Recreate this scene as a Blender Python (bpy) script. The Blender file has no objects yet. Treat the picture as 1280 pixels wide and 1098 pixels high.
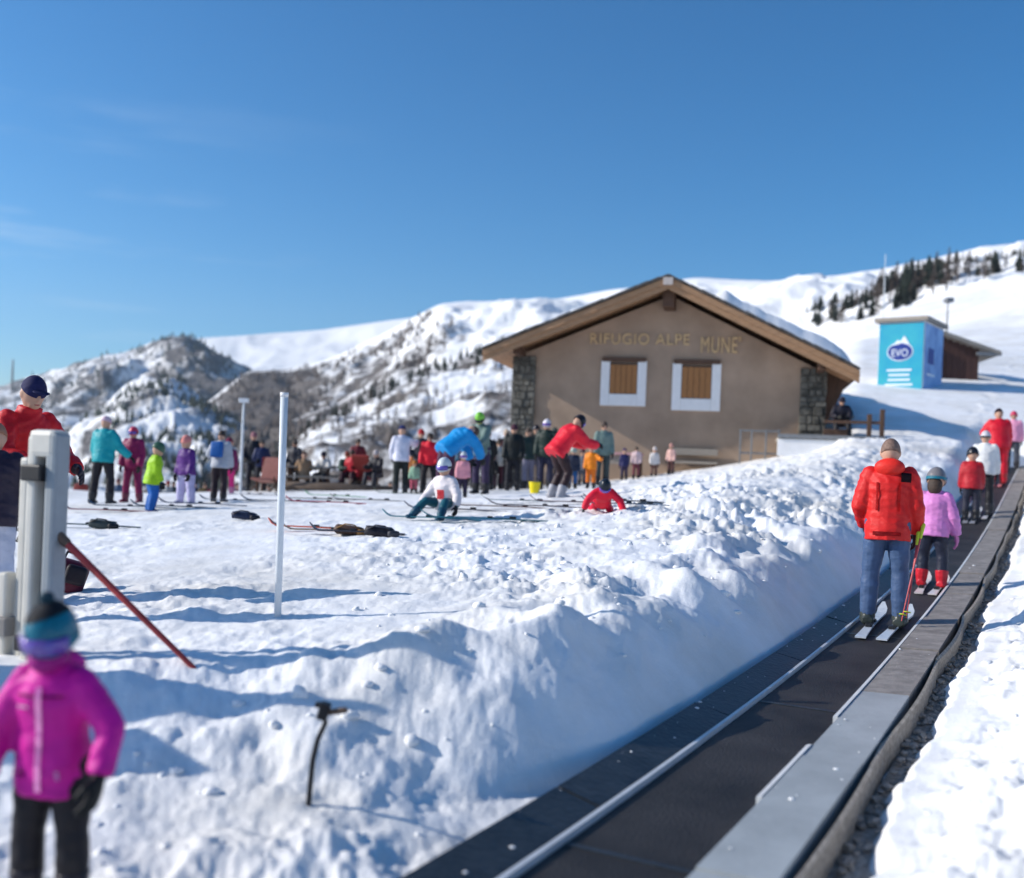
import bpy, bmesh, math, random
import numpy as np
from mathutils import Vector, Matrix

random.seed(7)
R = math.radians
SC = bpy.context.scene
COL = SC.collection

# ------------------------------------------------------------------ camera, sky, sun, exposure
F, ROLL, PX0, PY0, ZC = 1280.0, 0.04, 640.0, 588.0, 1.5
CR, SR = math.cos(ROLL), math.sin(ROLL)
cam = bpy.data.cameras.new('camera')
cam_o = bpy.data.objects.new('camera', cam)
COL.objects.link(cam_o)
SC.camera = cam_o
cam.sensor_fit = 'HORIZONTAL'
cam.sensor_width = 36.0
cam.lens = 36.0 * F / 1280.0
cam.shift_y = (PY0 - 549.0) / 1280.0
cam.clip_start, cam.clip_end = 0.05, 20000
cam_o.matrix_world = Matrix(((CR, -SR, 0, 0), (0, 0, -1, 0), (SR, CR, 0, ZC), (0, 0, 0, 1)))
cam.dof.use_dof = True
cam.dof.focus_distance = 8.5
cam.dof.aperture_fstop = 1.0
cam.dof.aperture_blades = 0

SUN_EL = R(27.5)
world = bpy.data.worlds.new('World')
SC.world = world
world.use_nodes = True
wn, wl = world.node_tree.nodes, world.node_tree.links
bg = wn['Background']
sky = wn.new('ShaderNodeTexSky')
sky.sky_type = 'NISHITA'
sky.sun_disc = False
sky.sun_elevation = SUN_EL
sky.sun_rotation = R(-90)
sky.altitude, sky.air_density, sky.dust_density, sky.ozone_density = 900, 1.0, 1.5, 4.5
hs = wn.new('ShaderNodeHueSaturation')
hs.inputs['Saturation'].default_value = 1.33
hs.inputs['Hue'].default_value = .488
gm = wn.new('ShaderNodeGamma')
gm.inputs['Gamma'].default_value = 1.22
wl.new(hs.outputs[0], gm.inputs['Color'])
wl.new(sky.outputs[0], hs.inputs['Color'])
# faint wisps of high cloud low on the left
tc = wn.new('ShaderNodeTexCoord')
mp = wn.new('ShaderNodeMapping')
mp.inputs['Scale'].default_value = (2.2, 2.2, 17)
mp.inputs['Rotation'].default_value = (0, R(-14), 0)
wl.new(tc.outputs['Generated'], mp.inputs[0])
nz = wn.new('ShaderNodeTexNoise')
nz.inputs['Scale'].default_value = 1.7
nz.inputs['Detail'].default_value = 7
nz.inputs['Roughness'].default_value = .55
wl.new(mp.outputs[0], nz.inputs['Vector'])
rp = wn.new('ShaderNodeValToRGB')
rp.color_ramp.elements[0].position = .51
rp.color_ramp.elements[0].color = (0, 0, 0, 1)
rp.color_ramp.elements[1].position = .86
rp.color_ramp.elements[1].color = (.55, .55, .55, 1)
wl.new(nz.outputs[0], rp.inputs[0])
mxs = wn.new('ShaderNodeMixRGB')
sxyz = wn.new('ShaderNodeSeparateXYZ')
wl.new(tc.outputs['Generated'], sxyz.inputs[0])
west = wn.new('ShaderNodeMapRange')
west.inputs['From Min'].default_value, west.inputs['From Max'].default_value = -.12, -.42
wl.new(sxyz.outputs['X'], west.inputs['Value'])
lowel = wn.new('ShaderNodeMapRange')
lowel.inputs['From Min'].default_value, lowel.inputs['From Max'].default_value = .34, .20
wl.new(sxyz.outputs['Z'], lowel.inputs['Value'])
m1 = wn.new('ShaderNodeMath'); m1.operation = 'MULTIPLY'
m2 = wn.new('ShaderNodeMath'); m2.operation = 'MULTIPLY'
wl.new(west.outputs[0], m1.inputs[0]); wl.new(lowel.outputs[0], m1.inputs[1])
wl.new(m1.outputs[0], m2.inputs[0]); wl.new(rp.outputs[0], m2.inputs[1])
wl.new(m2.outputs[0], mxs.inputs['Fac'])
wl.new(gm.outputs[0], mxs.inputs['Color1'])
mxs.inputs['Color2'].default_value = (8, 9, 10, 1)
wl.new(mxs.outputs[0], bg.inputs['Color'])
bg.inputs['Strength'].default_value = 0.081

sun = bpy.data.lights.new('sun', 'SUN')
sun_o = bpy.data.objects.new('sun', sun)
COL.objects.link(sun_o)
sun.energy = 4.0
sun.angle = R(.53)
sun.color = (1.0, .94, .86)
sun_o.rotation_euler = Vector((math.cos(SUN_EL), 0.0, -math.sin(SUN_EL))).to_track_quat('-Z', 'Y').to_euler()

SC.view_settings.view_transform = 'Standard'
SC.view_settings.look = 'None'
SC.view_settings.gamma = 1
SC.view_settings.use_curve_mapping = False
SC.view_settings.exposure = 0.47

# ------------------------------------------------------------------ helpers
def at(px, py, Y):
    """photo pixel + distance -> world point"""
    a, b = px - PX0, PY0 - py
    return Vector(((a * CR - b * SR) * Y / F, Y, ZC + (a * SR + b * CR) * Y / F))

def tag(o, label=None, cat=None, group=None, kind=None):
    if label: o['label'] = label
    if cat: o['category'] = cat
    if group: o['group'] = group
    if kind: o['kind'] = kind
    return o

def empty(name, loc=(0, 0, 0), rz=0.0):
    o = bpy.data.objects.new(name, None)
    COL.objects.link(o)
    o.location = loc
    o.rotation_euler = (0, 0, rz)
    o.empty_display_size = .1
    return o

def link(name, me, parent=None, mats=()):
    o = bpy.data.objects.new(name, me)
    COL.objects.link(o)
    if parent: o.parent = parent
    for m in mats:
        if m.name not in [x.name for x in me.materials if x]:
            me.materials.append(m)
    return o

def pyd(name, vs, fs, mats, parent=None, smooth=False):
    me = bpy.data.meshes.new(name)
    me.from_pydata([tuple(v) for v in vs], [], fs)
    if smooth:
        me.polygons.foreach_set('use_smooth', [True] * len(me.polygons))
    me.update()
    return link(name, me, parent, mats if isinstance(mats, (list, tuple)) else (mats,))

def bm_out(bm, name, mats, parent=None, smooth=False):
    bmesh.ops.recalc_face_normals(bm, faces=bm.faces[:])
    me = bpy.data.meshes.new(name)
    bm.to_mesh(me)
    bm.free()
    if smooth:
        me.polygons.foreach_set('use_smooth', [True] * len(me.polygons))
    return link(name, me, parent, mats if isinstance(mats, (list, tuple)) else (mats,))

def addbox(bm, c, sz, rot=None, mi=0, bev=0.0):
    g = bmesh.ops.create_cube(bm, size=1.0)
    vs = g['verts']
    M = Matrix.Translation(Vector(c)) @ (rot.to_4x4() if rot is not None else Matrix()) @ Matrix.Diagonal((sz[0], sz[1], sz[2], 1))
    bmesh.ops.transform(bm, matrix=M, verts=vs)
    fs = set(f for v in vs for f in v.link_faces)
    for f in fs: f.material_index = mi
    if bev > 0:
        es = list(set(e for v in vs for e in v.link_edges))
        bmesh.ops.bevel(bm, geom=es, offset=bev, segments=2, affect='EDGES', profile=.6)

def box(name, c, sz, mat, parent=None, rot=None, bev=.01):
    bm = bmesh.new()
    addbox(bm, c, sz, rot, 0, bev)
    return bm_out(bm, name, mat, parent)

def frame_of(d):
    d = d.normalized()
    a = d.cross(Vector((0, 0, 1)))
    if a.length < .05: a = d.cross(Vector((0, 1, 0)))
    a.normalize()
    return a, a.cross(d).normalized()

def loft(bm, rings, n=10, mi=0, cap=True):
    """rings: (centre, axis_a (vec incl. radius), axis_b)"""
    rows = []
    for c, a, b in rings:
        rows.append([bm.verts.new(Vector(c) + a * math.cos(2 * math.pi * k / n) + b * math.sin(2 * math.pi * k / n)) for k in range(n)])
    for r0, r1 in zip(rows, rows[1:]):
        for k in range(n):
            f = bm.faces.new((r0[k], r0[(k + 1) % n], r1[(k + 1) % n], r1[k]))
            f.material_index = mi
    if cap:
        bm.faces.new(rows[0][::-1]).material_index = mi
        bm.faces.new(rows[-1]).material_index = mi

def limb(bm, pts, rad, n=10, rnd=(True, True), mi=0):
    """tapered round limb through pts with radii"""
    pts = [Vector(p) for p in pts]
    rings = []
    tot = pts[-1] - pts[0]
    ref = Vector((0, 1, 0)) if abs(tot.z) > .75 * tot.length else Vector((0, 0, 1))
    def frame_of(d):
        d = d.normalized()
        a = d.cross(ref)
        if a.length < .02: a = d.cross(Vector((1, 0, .1)))
        a.normalize()
        return a, a.cross(d).normalized()
    for i, p in enumerate(pts):
        d = (pts[min(i + 1, len(pts) - 1)] - pts[max(i - 1, 0)])
        a, b = frame_of(d)
        rings.append((p, a * rad[i], b * rad[i]))
    def capr(i0, i1):
        d = (pts[i0] - pts[i1]).normalized()
        a, b = frame_of(pts[i1] - pts[i0] if i0 == 0 else pts[i0] - pts[i1])
        r = rad[i0]
        return [(pts[i0] + d * r * math.sin(t), a * r * math.cos(t), b * r * math.cos(t)) for t in (.5, 1.0, 1.4)]
    if rnd[0]: rings = capr(0, 1)[::-1] + rings
    if rnd[1]: rings = rings + capr(len(pts) - 1, len(pts) - 2)
    loft(bm, rings, n, mi)

def ell(bm, c, r, rot=None, u=12, v=8, mi=0):
    g = bmesh.ops.create_uvsphere(bm, u_segments=u, v_segments=v, radius=1)
    M = Matrix.Translation(Vector(c)) @ (rot.to_4x4() if rot is not None else Matrix()) @ Matrix.Diagonal((r[0], r[1], r[2], 1))
    bmesh.ops.transform(bm, matrix=M, verts=g['verts'])
    for f in set(f for w in g['verts'] for f in w.link_faces): f.material_index = mi

def remesh(bm, vox, smooth_it=3):
    me = bpy.data.meshes.new('tmp_shape')
    bmesh.ops.recalc_face_normals(bm, faces=bm.faces[:])
    bm.to_mesh(me)
    bm.free()
    o = bpy.data.objects.new('tmp_shape', me)
    COL.objects.link(o)
    m = o.modifiers.new('r', 'REMESH')
    m.mode, m.voxel_size, m.use_smooth_shade = 'VOXEL', vox, True
    s = o.modifiers.new('s', 'SMOOTH')
    s.factor, s.iterations = .5, smooth_it
    dg = bpy.context.evaluated_depsgraph_get()
    out = bpy.data.meshes.new_from_object(o.evaluated_get(dg))
    bpy.data.objects.remove(o)
    bpy.data.meshes.remove(me)
    out.materials.clear()
    return out

# ------------------------------------------------------------------ materials
def srgb(r, g, b):
    def f(c):
        c /= 255.0
        return c / 12.92 if c <= .04045 else ((c + .055) / 1.055) ** 2.4
    return (f(r), f(g), f(b), 1)

def mat(name, col, rough=.6, var=.15, scale=8.0, bump=0.0, bscale=40.0, metal=0.0, spec=.4, stretch=None, col2=None):
    m = bpy.data.materials.new(name)
    m.use_nodes = True
    n, l = m.node_tree.nodes, m.node_tree.links
    p = n['Principled BSDF']
    p.inputs['Roughness'].default_value = rough
    p.inputs['Metallic'].default_value = metal
    p.inputs['Specular IOR Level'].default_value = spec
    t = n.new('ShaderNodeTexCoord')
    vec = t.outputs['Object']
    if stretch:
        mpn = n.new('ShaderNodeMapping')
        mpn.inputs['Scale'].default_value = stretch
        l.new(vec, mpn.inputs[0])
        vec = mpn.outputs[0]
    z = n.new('ShaderNodeTexNoise')
    z.inputs['Scale'].default_value = scale
    z.inputs['Detail'].default_value = 6
    z.inputs['Roughness'].default_value = .62
    l.new(vec, z.inputs['Vector'])
    r = n.new('ShaderNodeValToRGB')
    c = col[:3]
    lo = tuple(max(0, x * (1 - var)) for x in c) if col2 is None else col2[:3]
    hi = tuple(min(1, x * (1 + var)) for x in c)
    r.color_ramp.elements[0].position = .32
    r.color_ramp.elements[0].color = (*lo, 1)
    r.color_ramp.elements[1].position = .68
    r.color_ramp.elements[1].color = (*hi, 1)
    l.new(z.outputs[0], r.inputs[0])
    l.new(r.outputs[0], p.inputs['Base Color'])
    if bump > 0:
        z2 = n.new('ShaderNodeTexNoise')
        z2.inputs['Scale'].default_value = bscale
        z2.inputs['Detail'].default_value = 4
        l.new(vec, z2.inputs['Vector'])
        b = n.new('ShaderNodeBump')
        b.inputs['Strength'].default_value = bump
        b.inputs['Distance'].default_value = .02
        l.new(z2.outputs[0], b.inputs['Height'])
        l.new(b.outputs[0], p.inputs['Normal'])
    return m

_cm = {}
def cloth(c, rough=.55):
    k = (tuple(c), rough)
    if k not in _cm:
        _cm[k] = mat('cloth_%d' % len(_cm), srgb(*c), rough, .12, 5, .55, 11, spec=.3, stretch=(1, 1, 1.6))
    return _cm[k]

def snow_mat(name, dirt=.0, scale=1.0, far=False):
    m = bpy.data.materials.new(name)
    m.use_nodes = True
    n, l = m.node_tree.nodes, m.node_tree.links
    p = n['Principled BSDF']
    p.inputs['Roughness'].default_value = .75
    p.inputs['Specular IOR Level'].default_value = .15
    t = n.new('ShaderNodeTexCoord')
    z = n.new('ShaderNodeTexNoise')
    z.inputs['Scale'].default_value = .55 * scale
    z.inputs['Detail'].default_value = 9
    z.inputs['Roughness'].default_value = .65
    l.new(t.outputs['Object'], z.inputs['Vector'])
    r = n.new('ShaderNodeValToRGB')
    r.color_ramp.elements[0].position = .34
    r.color_ramp.elements[0].color = (.83 - dirt, .825 - dirt * 1.15, .81 - dirt * 1.4, 1)
    r.color_ramp.elements[1].position = .58
    r.color_ramp.elements[1].color = (.89, .89, .89, 1)
    l.new(z.outputs[0], r.inputs[0])
    l.new(r.outputs[0], p.inputs['Base Color'])
    if not far:
        z2 = n.new('ShaderNodeTexNoise')
        z2.inputs['Scale'].default_value = 26
        z2.inputs['Detail'].default_value = 6
        z2.inputs['Roughness'].default_value = .7
        l.new(t.outputs['Object'], z2.inputs['Vector'])
        b = n.new('ShaderNodeBump')
        b.inputs['Strength'].default_value = .40
        b.inputs['Distance'].default_value = .02
        l.new(z2.outputs[0], b.inputs['Height'])
        l.new(b.outputs[0], p.inputs['Normal'])
    return m

M_SNOW = snow_mat('snow', .10)
M_SNOWC = snow_mat('snow_clean', .02, 3)
M_BELT = mat('belt_rubber', (.030, .027, .026), .58, .55, 1.6, .5, 70, spec=.3)
M_RUBBER = mat('rubber_sheet', (.02, .023, .026), .42, .5, 6, .3, 30, spec=.5)
M_GALV = mat('galvanised', (.37, .395, .40), .5, .16, 2.2, .12, 30, metal=.1)
M_PLY = mat('grey_board', (.25, .225, .205), .7, .3, 7, .25, 40)
M_ALU = mat('aluminium', (.66, .67, .68), .36, .1, 6, .05, 60, metal=.15)
M_TAN = mat('weathered_plank', (.33, .285, .235), .8, .35, 5, .4, 30, stretch=(8, 1, 8))
M_GRAVEL = mat('gravel', (.33, .295, .26), .9, .55, 30, .6, 60)
M_STONE = mat('stone', (.115, .108, .09), .85, .75, 5, .6, 24)
M_MORTAR = mat('mortar', (.12, .11, .095), .9, .3, 14, .4, 40)
M_PLASTER = mat('plaster', (.36, .262, .19), .9, .2, .7, .35, 55, spec=.15)
M_TIMBER = mat('timber', (.35, .20, .105), .65, .28, 4, .3, 30, stretch=(1, 1, 9))
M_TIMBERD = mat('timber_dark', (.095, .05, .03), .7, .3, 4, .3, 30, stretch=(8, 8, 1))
M_SHUT = mat('shutter_wood', (.33, .145, .045), .55, .22, 5, .2, 30, stretch=(14, 14, 1))
M_SLATE = mat('slate', (.075, .068, .062), .8, .4, 6, .4, 30)
M_WHITE = mat('white_paint', (.78, .77, .76), .6, .05, 6, .1, 40)
M_WHITEP = mat('white_pole', (.66, .70, .72), .5, .08, 6)
M_OCHRE = mat('ochre_letters', (.62, .43, .22), .6, .15, 9)
M_BLACK = mat('black_plastic', (.012, .012, .014), .45, .3, 9)
M_REDP = mat('red_paint', (.42, .05, .045), .5, .3, 9, .1, 60)
M_ROCKBR = mat('brown_rubber', (.13, .085, .06), .7, .3, 9, .3, 30)
M_SKIN = mat('skin', (.50, .29, .20), .55, .08, 9, 0)
M_HAIRG = mat('hair_grey', (.20, .125, .095), .6, .35, 40, .4, 120)
M_HAIRB = mat('hair_brown', (.05, .03, .02), .6, .35, 40, .4, 120)
M_LENS = mat('goggle_lens', (.05, .06, .30), .12, .4, 8, spec=.8, col2=(.20, .05, .28))
M_ROOFC = mat('bleached_wood', (.48, .42, .38), .7, .15, 6)
M_STEEL = mat('grey_steel', (.24, .24, .24), .5, .15, 8, metal=.5)

# ------------------------------------------------------------------ noise
def _h(ix, iy, seed):
    n = (ix.astype(np.int64) * 374761393 + iy.astype(np.int64) * 668265263 + seed * 1442695041) & 0x7fffffff
    n = ((n ^ (n >> 13)) * 1274126177) & 0x7fffffff
    return ((n ^ (n >> 16)) & 0xffff) / 65535.0

def perlin(x, y, seed=0):
    x = np.asarray(x, float); y = np.asarray(y, float)
    ix, iy = np.floor(x), np.floor(y)
    fx, fy = x - ix, y - iy
    u = fx * fx * fx * (fx * (fx * 6 - 15) + 10)
    v = fy * fy * fy * (fy * (fy * 6 - 15) + 10)
    def g(dx, dy):
        a = _h(ix + dx, iy + dy, seed) * 2 * np.pi
        return np.cos(a) * (fx - dx) + np.sin(a) * (fy - dy)
    a = g(0, 0) * (1 - u) + g(1, 0) * u
    b = g(0, 1) * (1 - u) + g(1, 1) * u
    return (a * (1 - v) + b * v) * 1.4

def fbm(x, y, o=4, seed=0, gain=.5):
    s, a = 0, 1.0
    for k in range(o):
        s = s + a * perlin(x, y, seed + k)
        x, y, a = x * 2.03 + 5.1, y * 2.03 + 1.7, a * gain
    return s

def billow(x, y, o=3, seed=0, gain=.5):
    s, a = 0, 1.0
    for k in range(o):
        s = s + a * (np.abs(perlin(x, y, seed + k)) * 2 - .45)
        x, y, a = x * 2.1 + 5.1, y * 2.1 + 1.7, a * gain
    return s

def sm(t):
    t = np.clip(t, 0, 1)
    return t * t * (3 - 2 * t)

def smax(a, b, k):
    h = np.clip(.5 + .5 * (a - b) / k, 0, 1)
    return b * (1 - h) + a * h + k * h * (1 - h)

# ------------------------------------------------------------------ the ground
LO = (.394, 3.69); LA = .494
LD = (math.sin(LA), math.cos(LA)); LN = (math.cos(LA), -math.sin(LA))
def lift_z(s):
    s = np.asarray(s, float)
    return .047 + .00454 * np.clip(s, 0, 22) ** 1.84 + .105 * np.maximum(s - 22, 0)
def lift_p(s, t, dz=0.0):
    return Vector((LO[0] + LD[0] * s + LN[0] * t, LO[1] + LD[1] * s + LN[1] * t, float(lift_z(s)) + dz))

def ground_h(x, y, detail=True):
    x = np.asarray(x, float); y = np.asarray(y, float)
    s = (x - LO[0]) * LD[0] + (y - LO[1]) * LD[1]
    t = (x - LO[0]) * LN[0] + (y - LO[1]) * LN[1]
    L = lift_z(np.clip(s, 0, 40))
    xc = np.clip(x, -12, 9)
    A0 = -(t + .50)
    base = .57 + .41 * sm((y - 5) / 13) + .06 * xc + .026 * np.maximum(xc, 0) ** 1.65 * sm((y - 3) / 9)
    r = x / np.maximum(y, 1)
    drop = np.maximum(y - 34, 0) * .13 * (1 - sm((r - .0) / .14))
    base = base - drop
    cap_ = L + .56 + .215 * np.maximum(A0 - .9, 0)
    base = -smax(-base, -cap_, .18)
    yh = np.maximum(y - 22, 0)
    hill = 1.4 - .16 * np.maximum(22 - y, 0) + .2 * yh + .00010 * yh ** 2
    wy = sm(yh / 120)
    hill = hill * (1.02 * (1 - wy) + wy * (.74 + .24 * np.clip((r - .33) / .16, -1, 1.2))) + fbm(x / 45, y / 45, 3, 40) * np.minimum(yh, 90) * .022
    ramp = sm((r - .10) / .24)
    top = np.where(ramp > .001, smax(base, hill * ramp - 4 * (1 - ramp), .5), base)
    shade_mound = (1.40 + 1.3 * perlin(y * 2.6 + .4, x * 1.2, 95)) * np.exp(-((x + 3.9) / .70) ** 2 - (np.maximum(np.abs(y - 4.60) - .22, 0) / .26) ** 2)          # snow mound added out of view, shaped to shade the bank front
    w = fbm(x * .9, y * .9, 3, 11)
    A = -(t + .50)
    off = .50 * sm((1.7 - s) / 2.0)
    Ae = A - off + .10 * w * sm(A / .5)
    B = y - 3.75 + .16 * np.sin(x * 2.1 + .6) + .14 * w
    D = np.minimum(Ae, B)
    kA = 1 - (1 - np.clip(Ae / .80, 0, 1)) ** 2.1
    k = kA * sm(B / 1.55)
    top = top + (.06 + .15 * perlin(x * 1.5, y * 1.5, 91)) * np.exp(-((D - .95 + .25 * w) / .34) ** 2) * (1 - sm((y - 12) / 8)) * sm((x + 1.6) / 1.2)
    low = L - .05 + .12 * sm(A / .6) * sm((1.5 - s) / 2)
    z = low + (top - low) * k + shade_mound
    # right of the lift
    zr = L - .11 + .02 * w
    rise = np.maximum(t - .77 + .05 * w, 0)
    zr2 = L + .03 + .20 * sm(rise / .8) + .16 * np.maximum(t - 1.2, 0)
    zr2 = np.where(ramp > .001, smax(zr2, hill * ramp - 4 * (1 - ramp) , .5), zr2)
    kr = sm((t - .72 + .05 * w + .05 * perlin(x * 5, y * 5, 77)) / .12)
    zr = zr * (1 - kr) + zr2 * kr
    z = np.where(t > -.50, np.where(t < .62, L - .11, zr), z)
    end = sm((s - 29.5) / 2.5)
    zend = np.where(ramp > .001, smax(L + .25, hill * ramp - 4 * (1 - ramp), .5), top)
    z = z * (1 - end) + zend * end
    if detail:
        near = 1 - sm((y - 14) / 14)
        bank = sm((A - .05) / .5) * sm(B / .5)
        crest = sm((D - .45) / .4) * (1 - sm((D - 3.6) / 2.4))
        wall = bank * (1 - sm((D - .7) / .3))
        rough = sm((x + 1.2) / 2.2)
        ln = .010 + near * (.050 * bank * crest * (.25 + .75 * rough) + .010 * bank)
        ln = ln * (1 - .8 * wall)
        fore = (1 - sm((B - .2) / .9)) * sm((A + .2) / .3)
        ln = ln + .035 * fore
        ln = ln + .06 * sm((t - .85) / .3) * near
        berm = sm((x - .5) / 3) * sm((y - 9) / 6) * (1 - sm((y - 27) / 5)) * sm(A)
        ln = ln + .045 * berm
        ln = np.where((t > -.5) & (t < .62), .003, ln)
        ln = ln * (.45 + 1.1 * sm(.5 + .9 * fbm(x * .55, y * .55, 3, 101)))
        lump = -billow(x * 1.9 + .3 * w, y * 1.9, 2, 21) * .35 + fbm(x * 3.6, y * 3.6, 4, 31, .55) * .62 + billow(x * 9, y * 9, 2, 33) * .14 + fbm(x * 1.1, y * 1.1, 2, 51) * .6
        z = z + ln * lump + .045 * wall * fbm(x * 2.0, y * 2.0, 5, 61, .55)
        # packed play area: tracks and footprints
        flat = sm((D - 1.2) / 1.0) * (1 - .6 * berm) * (1 - sm((y - 30) / 10))
        z = z + flat * (.011 * fbm(x * 1.3, y * 1.3, 4, 71) + .005 * perlin(x * .8 + 1.5 * y, y * 7, 81))
    return z

def hit_ground(px, py, y0=2.5, y1=60.0):
    Y = np.geomspace(y0, y1, 3000)
    d = at(px, py, 1.0)
    X, Z = d.x * Y, ZC + (d.z - ZC) * Y
    g = ground_h(X, Y)
    i = np.argmax(Z <= g)
    if Z[i] > g[i]: i = len(Y) - 1
    return Vector((X[i], Y[i], g[i]))

def polar(th, rr):
    T, RR = np.meshgrid(th, rr)
    return np.sin(T) * RR, np.cos(T) * RR

def grid_mesh(name, X, Y, Z, m, closed=False, kind='structure'):
    nr, nc = X.shape
    me = bpy.data.meshes.new(name)
    co = np.stack([X, Y, Z], -1).reshape(-1, 3).astype(np.float32)
    j = np.arange(nc if closed else nc - 1)
    i = np.arange(nr - 1)
    I, J = np.meshgrid(i, j, indexing='ij')
    J1 = (J + 1) % nc
    q = np.stack([I * nc + J, I * nc + J1, (I + 1) * nc + J1, (I + 1) * nc + J], -1).reshape(-1, 4).astype(np.int32)
    me.vertices.add(len(co)); me.vertices.foreach_set('co', co.ravel())
    me.loops.add(q.size); me.loops.foreach_set('vertex_index', q.ravel())
    me.polygons.add(len(q))
    me.polygons.foreach_set('loop_start', np.arange(0, q.size, 4, dtype=np.int32))
    me.polygons.foreach_set('use_smooth', np.ones(len(q), bool))
    me.update(calc_edges=True)
    o = link(name, me, None, (m,))
    if kind: o['kind'] = kind
    return o

th = np.concatenate([np.linspace(-180, -34, 40, endpoint=False), np.linspace(-34, 34, 720, endpoint=False), np.linspace(34, 180, 40, endpoint=False)])
th = np.radians(th)
rr = np.concatenate([[.02, .6], np.geomspace(1.6, 345, 760)])
GX, GY = polar(th, rr)
GZ = ground_h(GX, GY)
grid_mesh('snow_ground', GX, GY, GZ[:, :], M_SNOW, closed=True)

# ------------------------------------------------------------------ mountains
def mountain_mat(name, rock_a, rock_b, scale, snow=.86):
    m = bpy.data.materials.new(name)
    m.use_nodes = True
    n, l = m.node_tree.nodes, m.node_tree.links
    p = n['Principled BSDF']
    p.inputs['Roughness'].default_value = .85
    p.inputs['Specular IOR Level'].default_value = .1
    t = n.new('ShaderNodeTexCoord')
    at_ = n.new('ShaderNodeAttribute'); at_.attribute_name = 'rock'
    z = n.new('ShaderNodeTexNoise')
    z.inputs['Scale'].default_value = scale
    z.inputs['Detail'].default_value = 10
    z.inputs['Roughness'].default_value = .72
    l.new(t.outputs['Object'], z.inputs['Vector'])
    a = n.new('ShaderNodeMath'); a.operation = 'ADD'
    l.new(at_.outputs['Fac'], a.inputs[0]); l.new(z.outputs[0], a.inputs[1])
    r = n.new('ShaderNodeValToRGB')
    r.color_ramp.elements[0].position = .50 + .34; r.color_ramp.elements[0].color = (0, 0, 0, 1)
    r.color_ramp.elements[1].position = .56 + .42; r.color_ramp.elements[1].color = (1, 1, 1, 1)
    l.new(a.outputs[0], r.inputs[0])
    z2 = n.new('ShaderNodeTexNoise'); z2.inputs['Scale'].default_value = scale * 5; z2.inputs['Detail'].default_value = 5
    l.new(t.outputs['Object'], z2.inputs['Vector'])
    r2 = n.new('ShaderNodeValToRGB')
    r2.color_ramp.elements[0].position = .35; r2.color_ramp.elements[0].color = (*rock_a, 1)
    r2.color_ramp.elements[1].position = .65; r2.color_ramp.elements[1].color = (*rock_b, 1)
    l.new(z2.outputs[0], r2.inputs[0])
    mx = n.new('ShaderNodeMixRGB')
    l.new(r.outputs[0], mx.inputs['Fac'])
    mx.inputs['Color1'].default_value = (snow, snow, snow, 1)
    l.new(r2.outputs[0], mx.inputs['Color2'])
    l.new(mx.outputs[0], p.inputs['Base Color'])
    return m

def unroll(px, py):
    a, b = px - PX0, PY0 - py
    return a * CR - b * SR, a * SR + b * CR

class Layer:
    def __init__(s, name, crest, base, amp, lam, m, rockf, nu=420, nq=110, cn=.25, seed=1, pw=.85, damp=0.0):
        c = [(*unroll(p[0], p[1]), p[2]) for p in crest]
        b = [(*unroll(p[0], p[1]), p[2]) for p in base]
        c, b = np.array(sorted(c)), np.array(sorted(b))
        u = np.linspace(min(c[0, 0], b[0, 0]), max(c[-1, 0], b[-1, 0]), nu)
        vc, yc = np.interp(u, c[:, 0], c[:, 1]), np.interp(u, c[:, 0], c[:, 2])
        vb, yb = np.interp(u, b[:, 0], b[:, 1]), np.interp(u, b[:, 0], b[:, 2])
        ker = np.ones(5) / 5
        vc = np.convolve(np.pad(vc, 2, 'edge'), ker, 'valid')
        q = np.concatenate([[-.5, -.2], np.linspace(0, 1, nq)])
        Q, U = np.meshgrid(q, u, indexing='ij')
        Qc = np.clip(Q, 0, 1)
        V = vc + (vb - vc) * Qc
        Y = yc + (yb - yc) * Qc ** pw
        back = np.clip(-Q, 0, 1)
        Y = Y * (1 + .5 * back)
        Z = ZC + V * Y / F - back * yc * .18
        Z = Z - back * 0
        X = U * Y / F
        fade = cn + (1 - cn) * sm(Qc / .12)
        fade = fade * (1 - damp * sm((Qc - .45) / .5))
        d = fbm(X / lam, Y / lam, 6, seed, .55)
        rid = -np.abs(fbm(X / lam * .8 + 3, Y / lam * .8, 5, seed + 9, .55))
        Z = Z + amp * fade * (d * .6 + rid * .9 + .35)
        Y = Y + amp * fade * 1.2 * fbm(X / lam + 9, Z / lam * 2, 4, seed + 20) * (Q > 0)
        s.X, s.Y, s.Z, s.U, s.Q = X, Y, Z, U, Q
        s.o = grid_mesh(name, X, Y, Z, m)
        PXA = PX0 + U                      # only used to lay out where scrub grows along the range
        s.rock = np.clip(rockf(PXA, Qc, X, Y), 0, 1)
        at_ = s.o.data.attributes.new('rock', 'FLOAT', 'POINT')
        at_.data.foreach_set('value', s.rock.ravel().astype(np.float32))
    def point(s, i, j):
        return Vector((s.X[i, j], s.Y[i, j], s.Z[i, j]))

def bump_(x, c, w):
    return np.exp(-((x - c) / w) ** 2)

M_FAR = mountain_mat('mountain_far', (.065, .062, .062), (.155, .142, .14), .02)
M_MID = mountain_mat('mountain_mid', (.07, .064, .06), (.185, .16, .145), .05)
M_BACK = mountain_mat('mountain_back', (.1, .1, .1), (.2, .18, .17), .004)

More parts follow.
